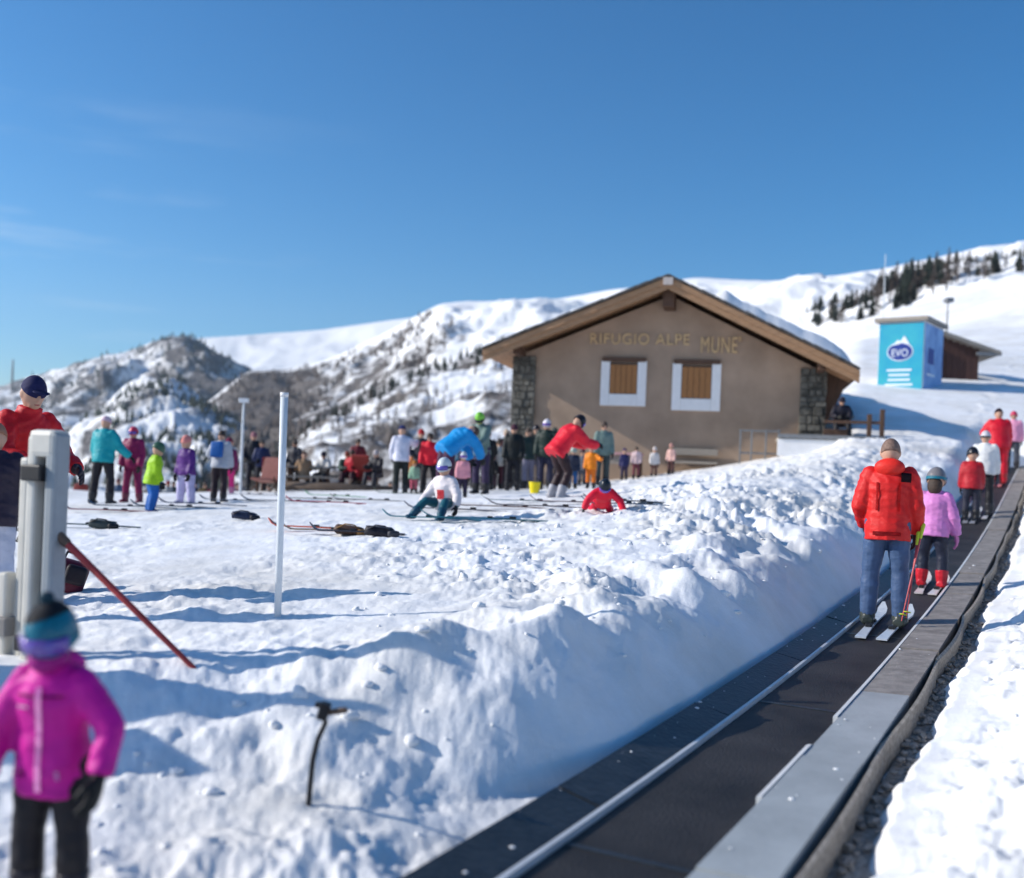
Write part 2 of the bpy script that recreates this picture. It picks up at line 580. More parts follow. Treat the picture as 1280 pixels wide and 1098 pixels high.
back = Layer('mountain_ridge_back',
    [(100, 470, 5200), (200, 432, 5200), (250, 423, 5000), (300, 420, 5000), (400, 413, 4800), (470, 403, 4600), (520, 396, 4500), (700, 396, 4500)],
    [(100, 520, 3300), (700, 520, 3300)], 45, 900, M_BACK, lambda p, q, X, Y: .12 + .25 * sm((q - .35) / .3), nu=200, nq=50, cn=.06, seed=3)
left = Layer('mountain_ridge_far',
    [(-300, 545, 2900), (-120, 520, 2800), (0, 487, 2700), (60, 466, 2700), (110, 447, 2600), (160, 436, 2600), (192, 425, 2550), (215, 420, 2500), (247, 426, 2500), (278, 450, 2400), (320, 472, 2300), (380, 500, 2200), (470, 545, 2100)],
    [(-300, 640, 1100), (0, 610, 1100), (470, 610, 1100)], 60, 330, M_FAR,
    lambda p, q, X, Y: .40 + .14 * bump_(p, 255, 45) * (1 - q) + .10 * fbm(X / 160, Y / 160, 4, 5) + .08 * q, nu=420, nq=120, cn=.30, seed=12)
main = Layer('mountain_slope',
    [(150, 575, 1500), (200, 545, 1500), (260, 503, 1500), (310, 464, 1500), (360, 462, 1450), (420, 444, 1400), (480, 417, 1350), (520, 396, 1300), (550, 381, 1250), (580, 377, 1250), (640, 375, 1200), (700, 374, 1200), (760, 362, 1150), (870, 348, 1000), (960, 351, 920), (1050, 344, 850), (1100, 336, 820), (1180, 319, 770), (1230, 307, 730), (1280, 303, 700), (1500, 280, 680), (1800, 270, 660)],
    [(150, 640, 700), (400, 600, 640), (640, 530, 620), (760, 490, 560), (900, 480, 400), (1000, 460, 310), (1060, 440, 290), (1280, 380, 280), (1500, 360, 280), (1800, 340, 280)],
    20, 150, M_MID,
    lambda p, q, X, Y: (.32 + .16 * fbm(X / 90, Y / 90, 4, 7)) * (1 - sm((p - 480) / 190)) * sm((q + .02) / .10) + .10 + .30 * bump_(p, 330, 70) * (1 - q) + .22 * sm((q - .45) / .3) * (1 - sm((p - 600) / 200)),
    nu=560, nq=130, cn=.10, seed=30, damp=.85)
spur = Layer('mountain_spur',
    [(250, 640, 520), (330, 592, 540), (362, 562, 560), (400, 528, 590), (450, 503, 620), (500, 480, 650), (560, 455, 680), (620, 433, 700), (700, 420, 700), (820, 430, 640)],
    [(250, 660, 110), (400, 640, 95), (820, 640, 95)], 9, 60, M_MID,
    lambda p, q, X, Y: .44 + .12 * fbm(X / 40, Y / 40, 4, 8) - .12 * bump_(q, .18, .1), nu=300, nq=110, cn=.3, seed=44, pw=.7)
knoll = Layer('mountain_foothill',
    [(60, 600, 1150), (120, 522, 1200), (158, 482, 1250), (182, 471, 1250), (215, 474, 1200), (262, 504, 1150), (310, 540, 1100), (385, 600, 1050)],
    [(60, 640, 620), (385, 640, 620)], 26, 120, M_FAR,
    lambda p, q, X, Y: .36 + .14 * fbm(X / 50, Y / 50, 4, 8), nu=240, nq=80, cn=.3, seed=55)
# lower valley floor that closes the gap to the horizon on the left
vx, vy = polar(np.radians(np.linspace(-100, 60, 60)), np.geomspace(200, 6500, 40))
grid_mesh('valley_floor', vx, vy, -40 - .03 * vy + 0 * vx, M_FAR)
bpy.data.objects['valley_floor'].data.attributes.new('rock', 'FLOAT', 'POINT')

# ------------------------------------------------------------------ trees
M_NEEDLE = mat('spruce_needles', (.030, .042, .026), .8, .4, .5)
M_LARCH = mat('larch_twigs', (.13, .10, .082), .85, .35, .5)
M_BARK = mat('bark', (.09, .065, .05), .9, .3, 2)

def tree_mesh(kind, seed):
    rnd = random.Random(seed)
    bm = bmesh.new()
    limb(bm, [(0, 0, -.6), (0, 0, .5), (0, 0, 1.0)], [.022, .016, .003], 5, (False, False), 1)
    if kind == 'spruce':
        for k in range(11):
            z = .12 + .86 * k / 11
            r = (.21 * (1 - z) ** .8 + .012) * rnd.uniform(.8, 1.15)
            nb = 7
            o = rnd.random() * 6
            for b in range(nb):
                a = o + b * 2 * math.pi / nb + rnd.uniform(-.25, .25)
                rl = r * rnd.uniform(.65, 1.2)
                w = rl * .42
                t = Vector((math.cos(a), math.sin(a), 0)); sd = Vector((-t.y, t.x, 0))
                v = [bm.verts.new(p) for p in (Vector((0, 0, z + .055)), t * rl * .6 + sd * w + Vector((0, 0, z - .015)), t * rl + Vector((0, 0, z - .06)), t * rl * .6 - sd * w + Vector((0, 0, z - .015)))]
                bm.faces.new(v)
    else:
        for k in range(46):
            z = .2 + .78 * k / 46
            r = (.17 * (1 - z) ** .7 + .015) * rnd.uniform(.6, 1.25)
            a = rnd.random() * 6.283
            t = Vector((math.cos(a), math.sin(a), 0)); sd = Vector((-t.y, t.x, 0))
            w = r * .22
            v = [bm.verts.new(p) for p in (Vector((0, 0, z)), t * r * .6 + sd * w + Vector((0, 0, z + .02)), t * r + Vector((0, 0, z + .05)), t * r * .55 - sd * w * .7 + Vector((0, 0, z - .01)))]
            bm.faces.new(v)
    me = bpy.data.meshes.new(kind)
    bm.to_mesh(me); bm.free()
    me.materials.append(M_NEEDLE if kind == 'spruce' else M_LARCH)
    me.materials.append(M_BARK)
    return me
SPR = [tree_mesh('spruce', k) for k in range(4)]
LAR = [tree_mesh('larch', 10 + k) for k in range(4)]

def plant(me, name, p, h, label, group):
    o = bpy.data.objects.new(name, me)
    COL.objects.link(o)
    o.location = p
    o.rotation_euler = (0, 0, random.random() * 6.28)
    w = random.uniform(1.15, 1.75)
    o.scale = (h * w, h * w, h)
    return tag(o, label, 'tree', group)

def screen(p):
    u, v = p.x * F / p.y, (p.z - ZC) * F / p.y
    return PX0 + u * CR + v * SR, PY0 - (-u * SR + v * CR)

rng = random.Random(5)
lo_band = [(985, 400), (1040, 408), (1100, 392), (1150, 372), (1200, 354), (1290, 336)]
hi_band = [(985, 394), (1020, 385), (1060, 380), (1100, 363), (1150, 349), (1200, 338), (1290, 325)]
cnt = {'s': 0, 'l': 0}
cells = []
for i in range(2, main.X.shape[0]):
    for j in range(0, main.X.shape[1]):
        p = main.point(i, j)
        x, y = screen(p)
        if 985 < x < 1290:
            lo = np.interp(x, *zip(*lo_band)); hi = np.interp(x, *zip(*hi_band))
            if hi + 2 < y < lo + 3:
                cells.append((p, x, y, lo, hi))
_rr = np.linspace(60, 335, 140)
def seen(p):
    d = math.hypot(p.x, p.y)
    g = ground_h(p.x / d * _rr, p.y / d * _rr, False)
    return (p.z + 1.5 - ZC) / d > np.max((g - ZC) / _rr)
rng.shuffle(cells)
for p, x, y, lo, hi in cells:
    if cnt['s'] > 215 and cnt['l'] > 165: break
    if not seen(p): continue
    dens = 1.0 if x < 1215 else .55
    if rng.random() > dens * (.25 + .75 * (perlin(p.x / 22, p.y / 22, 3) > -.30)): continue
    larch = rng.random() < (.72 if x > 1180 else .50)
    k = 'l' if larch else 's'
    if cnt[k] > (165 if larch else 222): continue
    cnt[k] += 1
    h = rng.uniform(7, 15) * (1.0 if 1095 < x < 1215 else .72)
    plant(rng.choice(LAR if larch else SPR), 'larch_tree' if larch else 'spruce_tree', p - Vector((0, 0, .4)), h,
          'small bare brown larch in the forest band on the right-hand snowy slope' if larch else 'small dark spruce in the forest band on the right-hand snowy slope',
          'larches in the slope forest' if larch else 'spruces in the slope forest')
# spur: larches with spruces along its crest
cells = [(i, j) for i in range(2, spur.X.shape[0]) for j in range(spur.X.shape[1])]
rng.shuffle(cells)
nl = ns = 0
rest = []
for i, j in cells:
    p = spur.point(i, j)
    x, y = screen(p)
    if not (340 < x < 660 and y < 600): continue
    q = spur.Q[i, j]
    if q < .09 and rng.random() < .8:
        if ns < 74:
            ns += 1
            plant(rng.choice(SPR), 'spruce_tree', p - Vector((0, 0, .5)), rng.uniform(5, 9), 'dark spruce on the crest line of the wooded spur behind the skiers', 'spruces along the spur crest')
    elif rng.random() < .35 * (1 - q) + .08 and perlin(p.x / 30, p.y / 30, 9) > -.25:
        if nl < 132 and q < .75:
            nl += 1
            plant(rng.choice(LAR), 'larch_tree', p - Vector((0, 0, .5)), rng.uniform(4.5, 9) * (1 - .35 * q), 'bare brown larch on the wooded spur behind the skiers', 'larches on the spur')

def forest_stuff(name, lay, n, hmin, hmax, seed, m, thr):
    r = np.random.default_rng(seed)
    nr, nc = lay.X.shape
    vs, fs = [], []
    tries = 0
    k = 0
    while k < n and tries < n * 40:
        tries += 1
        i, j = r.integers(2, nr), r.integers(0, nc)
        if lay.rock[i, j] + .25 * r.random() < thr: continue
        p = lay.point(i, j)
        if perlin(p.x / 70, p.y / 70, seed) < -.05: continue
        h = r.uniform(hmin, hmax); w = h * .2
        b = len(vs)
        a0 = r.random() * 6
        for a in range(4):
            vs.append((p.x + w * math.cos(a0 + a * 1.571), p.y + w * math.sin(a0 + a * 1.571), p.z + h * .12))
        vs.append((p.x, p.y, p.z + h))
        fs += [(b, b + 1, b + 4), (b + 1, b + 2, b + 4), (b + 2, b + 3, b + 4), (b + 3, b, b + 4)]
        k += 1
    o = pyd(name, vs, fs, m)
    return tag(o, kind='stuff')
tag(forest_stuff('far_forest', left, 2600, 7, 17, 1, M_NEEDLE, .55), 'scattered dark conifers over the rocky far ridge on the left', 'forest')
tag(forest_stuff('foothill_forest', knoll, 900, 6, 12, 2, M_NEEDLE, .46), 'scattered dark conifers over the shaded blue foothill', 'forest')
tag(forest_stuff('slope_forest', main, 2300, 5, 11, 3, M_LARCH, .56), 'scattered brown larches over the middle mountain slope', 'forest')

# ------------------------------------------------------------------ mountain hut
HY = R(12.5)
HC = Vector((4.63, 31.0, 0))
HE = Vector((math.cos(HY), -math.sin(HY), 0)); HN = Vector((-math.sin(HY), -math.cos(HY), 0))
def hut_hit(px, py, out=0.0):
    d = at(px, py, 1.0) - Vector((0, 0, ZC))
    c = HC + HN * out
    k = c.dot(HN) / d.dot(HN)
    p = Vector((0, 0, ZC)) + d * k - (Vector((0, 0, ZC)) * 0)
    rel = p - c
    return rel.dot(HE), p.z
hut = empty('mountain_hut', (HC.x, HC.y, .9), -HY)
tag(hut, 'brown plastered mountain hut with gabled timber roof and raised ochre lettering', 'building')
# local coordinates: x = right along the facade, y = inward, z = up from .9
def hz(z): return z - .9
ql, qr = hut_hit(640, 500)[0], hut_hit(1032, 500)[0]
OH = 1.22
rdg = hut_hit(836, 343, OH); el_ = hut_hit(604, 434, OH); er_ = hut_hit(1075, 460, OH)
DEP = 13.0
def roofz(x):
    if x < rdg[0]: return rdg[1] + (x - rdg[0]) * (rdg[1] - el_[1]) / (rdg[0] - el_[0])
    return rdg[1] + (x - rdg[0]) * (er_[1] - rdg[1]) / (er_[0] - rdg[0])
TH = .42
bm = bmesh.new()
prof = [(ql + .05, -2.5), (qr - .05, -2.5), (qr - .05, hz(roofz(qr)) - TH), (rdg[0], hz(rdg[1]) - TH), (ql + .05, hz(roofz(ql)) - TH)]
f0 = [bm.verts.new((x, 0, z)) for x, z in prof]; f1 = [bm.verts.new((x, DEP - .8, z)) for x, z in prof]
bm.faces.new(f0); bm.faces.new(f1[::-1])
for k in range(5): bm.faces.new((f0[k], f1[k], f1[(k + 1) % 5], f0[(k + 1) % 5]))
bm_out(bm, 'wall', M_PLASTER, hut)
# roof slabs (underside boards), stone rim, bargeboards
def slab(name, xa, za, xb, zb, thick, y0, y1, m, drop=0.0):
    bm = bmesh.new()
    pr = [(xa, hz(za) - drop), (xb, hz(zb) - drop), (xb, hz(zb) - drop - thick), (xa, hz(za) - drop - thick)]
    a = [bm.verts.new((x, y0, z)) for x, z in pr]; b = [bm.verts.new((x, y1, z)) for x, z in pr]
    bm.faces.new(a); bm.faces.new(b[::-1])
    for k in range(4): bm.faces.new((a[k], b[k], b[(k + 1) % 4], a[(k + 1) % 4]))
    return bm_out(bm, name, m, hut)
for (xa, za, xb, zb) in ((el_[0], el_[1], rdg[0], rdg[1]), (rdg[0], rdg[1], er_[0], er_[1])):
    rf = slab('roof', xa, za, xb, zb, .14, -OH + .06, DEP, M_TIMBER, .10)
    # bargeboard along the rake
    slab('bargeboard', xa, za, xb, zb, .30, -OH - .02, -OH + .045, M_TIMBER, .13)
    slab('bargeboard', xa, za, xb, zb, .17, -OH - .07, -OH - .025, M_TIMBER, .09)
    # slate pieces capping the rake edge
    n = 17
    rr_ = random.Random(3)
    for k in range(n):
        t0, t1 = k / n, (k + 1.25) / n
        t1 = min(t1, 1.0)
        xm, zm = xa + (xb - xa) * (t0 + t1) / 2, za + (zb - za) * (t0 + t1) / 2
        ln = math.hypot(xb - xa, zb - za) * (t1 - t0)
        ang = math.atan2(zb - za, xb - xa)
        tilt = (-.035 if xb > rdg[0] + .1 else .035)
        box('slate', (xm, -OH + .55, hz(zm) - .035 + rr_.uniform(-.012, .02)), (ln, 1.35 + rr_.uniform(-.05, .05), .06 + rr_.uniform(0, .03)), M_SLATE, hut,
            Matrix.Rotation(-ang - tilt + rr_.uniform(-.02, .02), 3, 'Y'), .012)
# snow on the roof, thicker on the right slope
def roof_snow(xa, xb, y0, y1, h, seed):
    nx, ny = 60, 40
    xs, ys = np.linspace(xa, xb, nx), np.linspace(y0, y1, ny)
    Xs, Ys = np.meshgrid(xs, ys, indexing='ij')
    e = np.minimum(np.minimum((Xs - xa) / .35, (xb - Xs) / .35), np.minimum((Ys - y0) / .35, (y1 - Ys) / .35))
    hgt = h * np.sqrt(np.clip(e, 0, 1)) * (1 + .35 * fbm(Xs * .7, Ys * .7, 4, seed))
    Zs = np.vectorize(roofz)(Xs) - .9 + .03 + hgt
    o = grid_mesh('roof_snow', Xs, Ys, Zs, M_SNOWC, kind=None)
    o.parent = hut
roof_snow(rdg[0] + 1.3, er_[0] - .08, -OH + .55, DEP - .2, .42, 4)
roof_snow(el_[0] + .1, rdg[0] - .3, 1.5, DEP - .2, .25, 5)
# ridge beam and purlins under the overhang
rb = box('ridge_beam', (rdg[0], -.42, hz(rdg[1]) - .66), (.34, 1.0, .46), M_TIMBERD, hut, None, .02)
box('beam_cap', (rdg[0], -OH - .10, hz(rdg[1]) - .22), (.28, .06, .22), M_ROOFC, hut, None, .01)
for x in (ql + .28, qr - .2):
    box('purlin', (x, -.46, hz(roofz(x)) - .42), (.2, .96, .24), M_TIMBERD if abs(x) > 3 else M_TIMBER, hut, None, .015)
# rafters under the right eave, side wall boards
for k in range(9):
    y = -.3 + k * 1.4
    xb = er_[0] - .15; xa = qr - .2
    bm = bmesh.new()
    addbox(bm, ((xa + xb) / 2, y, hz(roofz((xa + xb) / 2)) - .33), (1.25 * (xb - xa) / 1.1, .12, .16), Matrix.Rotation(-math.atan2(roofz(xb) - roofz(xa), xb - xa), 3, 'Y'), 0, .01)
    bm_out(bm, 'rafter', M_TIMBER, hut)
bm = bmesh.new()
zt = hz(roofz(er_[0] - .2)) - .25
a = [bm.verts.new(p) for p in ((qr + .02, .55, zt + .35), (er_[0] - .12, .55, zt - .02), (qr + .02, .55, zt - 1.5))]
b = [bm.verts.new(v.co + Vector((0, .10, 0))) for v in a]
bm.faces.new(a); bm.faces.new(b[::-1])
for k in range(3): bm.faces.new((a[k], b[k], b[(k + 1) % 3], a[(k + 1) % 3]))
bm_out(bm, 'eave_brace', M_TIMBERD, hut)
# stone corner piers
def pier(q0, q1, ztop, seed):
    rd = random.Random(seed)
    root = box('stone_pier', ((q0 + q1) / 2, .24, (hz(ztop) - 2.0) / 2 - .02), (q1 - q0, .56, hz(ztop) + 2.0), M_MORTAR, hut, None, .02)
    bm = bmesh.new()
    z = -.6
    while z < hz(ztop) - .1:
        h = rd.uniform(.12, .26)
        x = q0 - .02
        while x < q1 - .05:
            w = min(rd.uniform(.16, .42), q1 + .03 - x)
            if w < .08: break
            addbox(bm, (x + w / 2, -.03 + rd.uniform(-.03, .02), z + h / 2), (w - .025, .14, h - .025), Matrix.Rotation(rd.uniform(-.06, .06), 3, 'Y'), 0, .025)
            x += w
        z += h
    st = bm_out(bm, 'pier_stones', M_STONE, hut)
    st['kind'] = 'stuff'
p0 = hut_hit(668, 500)[0]; p1 = hut_hit(1000, 500)[0]
pier(ql, p0, roofz(ql) - TH + .05, 1)
pier(p1, qr, roofz(qr) - TH + .02, 2)
# windows
def hut_window(l, r, t, b):
    (xa, zb) = hut_hit(l, b); (xb, zt) = hut_hit(r, t)
    w, h = xb - xa, zt - zb
    cx = (xa + xb) / 2
    wd, wb = .27, .36
    win = box('window', (cx, -.01, hz(zb) + h / 2 + .08), (w - .3, .05, h - .3), M_BLACK, hut, None, .0)
    bm = bmesh.new()
    addbox(bm, (xa + wd / 2, -.035, hz(zb) + h / 2), (wd, .09, h), None, 0, .012)
    addbox(bm, (xb - wd / 2, -.035, hz(zb) + h / 2), (wd, .09, h), None, 0, .012)
    addbox(bm, (cx, -.033, hz(zb) + wb / 2), (w - 2 * wd - .004, .086, wb), None, 0, .012)
    o = bm_out(bm, 'surround', M_WHITE, win); o.matrix_parent_inverse = Matrix()
    iw = w - 2 * wd - .02
    n = 5
    for k in range(n):
        pw = iw / n
        s_ = box('shutter_board', (cx - iw / 2 + pw * (k + .5), -.045, hz(zb) + wb + (h - wb - .10) / 2), (pw - .014, .05, h - wb - .13), M_SHUT, win, None, .006)
    box('lintel', (cx, -.05, hz(zt) + .035), (w - .06, .14, .13), M_TIMBERD, win, None, .012)
hut_window(750, 809, 452, 507)
hut_window(839, 902, 455, 513)
# raised lettering
def split_letters(me, parent):
    n = len(me.vertices)
    par = list(range(n))
    def find(a):
        while par[a] != a:
            par[a] = par[par[a]]; a = par[a]
        return a
    for e in me.edges:
        a, b = find(e.vertices[0]), find(e.vertices[1])
        if a != b: par[a] = b
    groups = {}
    for p in me.polygons: groups.setdefault(find(p.vertices[0]), []).append(p)
    m = me.materials[0]
    for g in groups.values():
        ids = sorted(set(i for p in g for i in p.vertices)); mp_ = {i: k for k, i in enumerate(ids)}
        pyd('letter', [me.vertices[i].co[:] for i in ids], [[mp_[i] for i in p.vertices] for p in g], m, parent)
def lettering(txt, px0, py0, px1, hgt, name, parent, mat_, depth=.025, squash=1.0):
    xa, z0 = hut_hit(px0, py0); xb, _ = hut_hit(px1, py0)
    cu = bpy.data.curves.new(name, 'FONT')
    cu.body = txt
    cu.size = 1.0
    cu.extrude = depth
    cu.space_character = 1.12
    o = bpy.data.objects.new(name, cu)
    COL.objects.link(o)
    dg = bpy.context.evaluated_depsgraph_get()
    me = bpy.data.meshes.new_from_object(o.evaluated_get(dg))
    bpy.data.objects.remove(o)
    co = np.zeros(len(me.vertices) * 3); me.vertices.foreach_get('co', co); co = co.reshape(-1, 3)
    mn, mx = co.min(0), co.max(0)
    co[:, 0] = xa + (co[:, 0] - mn[0]) / (mx[0] - mn[0]) * (xb - xa)
    zz = hz(z0) + (co[:, 1] - 0) / .72 * hgt
    yy = -.03 - co[:, 2]
    out = np.stack([co[:, 0], yy, zz], -1)
    me.vertices.foreach_set('co', out.ravel())
    me.materials.clear(); me.materials.append(mat_)
    return split_letters(me, parent)
lettering('RIFUGIO ALPE', 738, 430, 862, .34, 'lettering', hut, M_OCHRE)
lettering("MUNE'", 876, 441, 925, .50, 'lettering', hut, M_OCHRE)

# bench and little door canopy at the foot of the facade
def hut_world(x, o, z): return HC + HE * x + HN * o + Vector((0, 0, z))
x0, z0 = hut_hit(835, 578); x1, _ = hut_hit(897, 578)
bn = empty('wooden_bench', hut_world((x0 + x1) / 2, .35, z0 - .45), -HY)
tag(bn, 'long ochre wooden bench against the foot of the brown facade', 'bench')
box('seat', (0, 0, .46), (x1 - x0, .42, .07), M_TAN, bn)
box('backrest', (0, .22, .78), (x1 - x0, .05, .2), M_TAN, bn)
for sx in (-1, 1): box('leg', (sx * (x1 - x0) * .42, 0, .0), (.09, .36, .85), M_TIMBERD, bn)

# serving stall with a pink cloth under the facade's left half
x0, z0 = hut_hit(755, 566, 1.6); x1, _ = hut_hit(803, 566, 1.6)
stl = empty('serving_stall', hut_world((x0 + x1) / 2, 1.6, z0 - 1.05), -HY)
tag(stl, 'low stall with a pink covered top beside the brown facade', 'stall')
box('counter_top', (0, 0, 1.03), (x1 - x0, .8, .08), cloth((196, 150, 150)), stl)
box('front_panel', (0, -.3, .86), (x1 - x0 - .2, .04, .26), M_TAN, stl)
for sx in (-1, 1):
    for sy in (-1, 1): box('leg', (sx * (x1 - x0) * .45, sy * .32, .3), (.07, .07, 1.36), M_TIMBERD, stl)

# terrace with its railing at the hut's right corner
ter = empty('terrace', hut_world(6.5, 1.2, 2.0), -HY)
tag(ter, 'raised terrace beside the right corner of the hut with a snow covered front board', 'terrace')
def tl(px, py, out):
    x, z = hut_hit(px, py, out)
    return Vector((x - 6.5, 1.2 - out, z - 2.0))
a, b = tl(972, 546, 1.7), tl(1107, 546, 1.7)
box('deck', ((a.x + b.x) / 2, 1.2, a.z - .06), (b.x - a.x, 3.4, .10), M_TAN, ter)
c, d = tl(972, 549, 1.75), tl(1068, 571, 1.75)
box('front_board', ((c.x + d.x) / 2, -.56, (c.z + d.z) / 2 - .02), (d.x - c.x, .06, c.z - d.z + .06), M_WHITE, ter)
box('edge_beam', ((a.x + b.x) / 2, -.58, a.z + .02), (b.x - a.x, .12, .12), M_STEEL, ter)
for (px_, y0_) in ((1086, 518), (1102, 512)):
    p = tl(px_, 546, 1.6); t_ = tl(px_, y0_, 1.6)
    box('post', (p.x, -.4, (p.z + t_.z) / 2), (.12, .12, t_.z - p.z), M_TIMBERD, ter)
p, t_ = tl(1030, 527, 1.6), tl(1104, 527, 1.6)
box('rail', ((p.x + t_.x) / 2, -.4, p.z), (t_.x - p.x, .06, .08), M_TIMBERD, ter)
p, t_ = tl(1030, 536, 1.6), tl(1060, 546, 1.6)
box('bench_board', ((p.x + t_.x) / 2, -.25, (p.z + t_.z) / 2), (t_.x - p.x, .1, p.z - t_.z), M_TIMBERD, ter)
ral = empty('railing', hut_world(2.8, .9, 1.4), -HY)
tag(ral, 'thin grey steel railing in front of the facade left of the terrace', 'railing')
def rl(px, py):
    x, z = hut_hit(px, py, .9)
    return Vector((x - 2.8, 0, z - 1.4))
for px_ in (926, 940, 958, 974):
    t_, b_ = rl(px_, 537), rl(px_, 590)
    box('post', (t_.x, 0, (t_.z + b_.z) / 2), (.05, .05, t_.z - b_.z), M_STEEL, ral)
for py_ in (538, 566):
    a_, b_ = rl(924, py_), rl(976, py_)
    box('rail', ((a_.x + b_.x) / 2, .05, a_.z), (b_.x - a_.x, .04, .05), M_STEEL, ral)

# ------------------------------------------------------------------ banner booth and shelter on the hill
def text_part(txt, name, parent, m, cx, y, z0, w, h, rot=0.0, depth=.006):
    cu = bpy.data.curves.new(name, 'FONT'); cu.body = txt; cu.extrude = depth
    o = bpy.data.objects.new(name, cu); COL.objects.link(o)
    me = bpy.data.meshes.new_from_object(o.evaluated_get(bpy.context.evaluated_depsgraph_get()))
    bpy.data.objects.remove(o)
    co = np.zeros(len(me.vertices) * 3); me.vertices.foreach_get('co', co); co = co.reshape(-1, 3)
    mn, mx = co.min(0), co.max(0)
    X = cx - w / 2 + (co[:, 0] - mn[0]) / (mx[0] - mn[0]) * w
    Z = z0 + (co[:, 1] - mn[1]) / (mx[1] - mn[1]) * h
    me.vertices.foreach_set('co', np.stack([X, y - co[:, 2], Z], -1).ravel())
    me.materials.clear(); me.materials.append(m)
    return split_letters(me, parent)

BY = 40.0
pA, pB = at(1096, 489, BY), at(1152, 489, BY)
pT = at(1096, 402, BY)
bw, bh = (pB - pA).length, pT.z - pA.z
byaw = R(-38)
booth = empty('ticket_booth', ((pA.x + pB.x) / 2, BY, (pA.z + pB.z) / 2), byaw)
tag(booth, 'tall booth wrapped in turquoise and blue printed banners on the snowy hill', 'booth')
M_TURQ = mat('banner_turquoise', srgb(14, 138, 172), .5, .18, .8, col2=srgb(56, 176, 186))
M_BLUEP = mat('banner_blue', srgb(140, 176, 214), .5, .2, 1.1, col2=srgb(86, 124, 186))
M_BLUED = mat('logo_blue', srgb(24, 52, 135), .5, .1, 3)
M_LOGOW = mat('logo_white', (.8, .84, .88), .5, .04, 3)
M_ROOFB = mat('roof_beige', srgb(150, 140, 128), .7, .12, 2)
bm = bmesh.new()
addbox(bm, (0, 1.25, bh / 2 - .5), (bw, 2.5, bh + 1.0), None, 0, .02)
bm_out(bm, 'wall', M_WHITE, booth)
box('front_banner', (0, -.012, bh * .49), (bw - .05, .02, bh * .97), M_TURQ, booth, None, .004)
sw = 2.4
box('side_banner', (bw / 2 + .012, 1.25, bh * .50), (.02, sw, bh * .94), M_BLUEP, booth, None, .004)
def disc(name, cx, cz, rx, rz, y, m, parent, n=36, th=.008):
    bm = bmesh.new()
    vs = [bm.verts.new((cx + rx * math.cos(2 * math.pi * k / n), y, cz + rz * math.sin(2 * math.pi * k / n))) for k in range(n)]
    f = bm.faces.new(vs)
    e = bmesh.ops.extrude_face_region(bm, geom=[f])
    for v in [g for g in e['geom'] if isinstance(g, bmesh.types.BMVert)]: v.co.y -= th
    return bm_out(bm, name, m, parent)
disc('emblem_ring', -.02, bh * .565, .50, .37, -.024, M_LOGOW, booth)
disc('emblem', -.02, bh * .565, .46, .33, -.036, M_BLUED, booth)
text_part('EVO', 'emblem_letters', booth, M_LOGOW, -.02, -.052, bh * .565 - .19, .62, .29)
pyd('mountain_emblem', [(-.32, -.050, bh * .565 + .24), (-.12, -.050, bh * .565 + .46), (-.02, -.050, bh * .565 + .40), (.13, -.050, bh * .565 + .62), (.36, -.050, bh * .565 + .24), (.05, -.050, bh * .565 + .33),
    (-.32, -.04, bh * .565 + .24), (-.12, -.04, bh * .565 + .46), (-.02, -.04, bh * .565 + .40), (.13, -.04, bh * .565 + .62), (.36, -.04, bh * .565 + .24), (.05, -.04, bh * .565 + .33)],
    [(0, 1, 2, 3, 4, 5), (11, 10, 9, 8, 7, 6)] + [(k, k + 6, (k + 1) % 6 + 6, (k + 1) % 6) for k in range(6)], M_LOGOW, booth)
for k, w in enumerate((.95, .8, .85, 1.05)):
    box('text_line', (-.03, -.028, bh * (.30 - .07 * k)), (w, .012, .075), M_LOGOW, booth, None, 0)
disc_o = box('side_emblem', (bw / 2 + .03, .85, bh * .52), (.012, .75, .62), M_BLUED, booth, None, .004)
text_side = box('side_text_line', (bw / 2 + .03, .9, bh * .25), (.012, 1.0, .08), M_LOGOW, booth, None, 0)
box('roof', (0, 1.25, bh + .08), (bw + .3, 2.8, .16), M_ROOFB, booth, None, .02)
sh = empty('timber_shelter', tuple(at(1212, 462, 44)), R(-8))
tag(sh, 'low timber shelter with a sloping beige roof right of the banner booth', 'shelter')
s0 = sh.location
e0, e1 = at(1152, 402, 43.5), at(1243, 442, 44)
e0, e1 = e0 - s0, e1 - s0
bm = bmesh.new()
rr0 = [(e0.x, 0, e0.z), (e1.x, 0, e1.z), (e1.x, 0, e1.z - .16), (e0.x, 0, e0.z - .16)]
a = [bm.verts.new((x, -.7, z)) for x, y, z in rr0]; b = [bm.verts.new((x, 2.6, z)) for x, y, z in rr0]
bm.faces.new(a); bm.faces.new(b[::-1])
for k in range(4): bm.faces.new((a[k], b[k], b[(k + 1) % 4], a[(k + 1) % 4]))
bm_out(bm, 'roof', M_ROOFB, sh)
M_REDWOOD = mat('red_wood', (.075, .034, .026), .7, .3, 4, .3, 30, stretch=(8, 8, 1))
for k in range(6):
    x = e0.x + 1.15 + k * .27
    zt_ = e0.z + (e1.z - e0.z) * (x - e0.x) / (e1.x - e0.x) - .18
    box('board', (x, -.2, (zt_ - .9) / 2), (.255, .08, zt_ + .9), M_REDWOOD, sh, None, .006)
box('side_wall', (e0.x + .6, .6, -.2), (.8, 2.0, 2.2), M_REDWOOD, sh)
box('gutter', (e1.x - .45, -.6, e1.z - .12), (1.0, .12, .14), M_STEEL, sh)

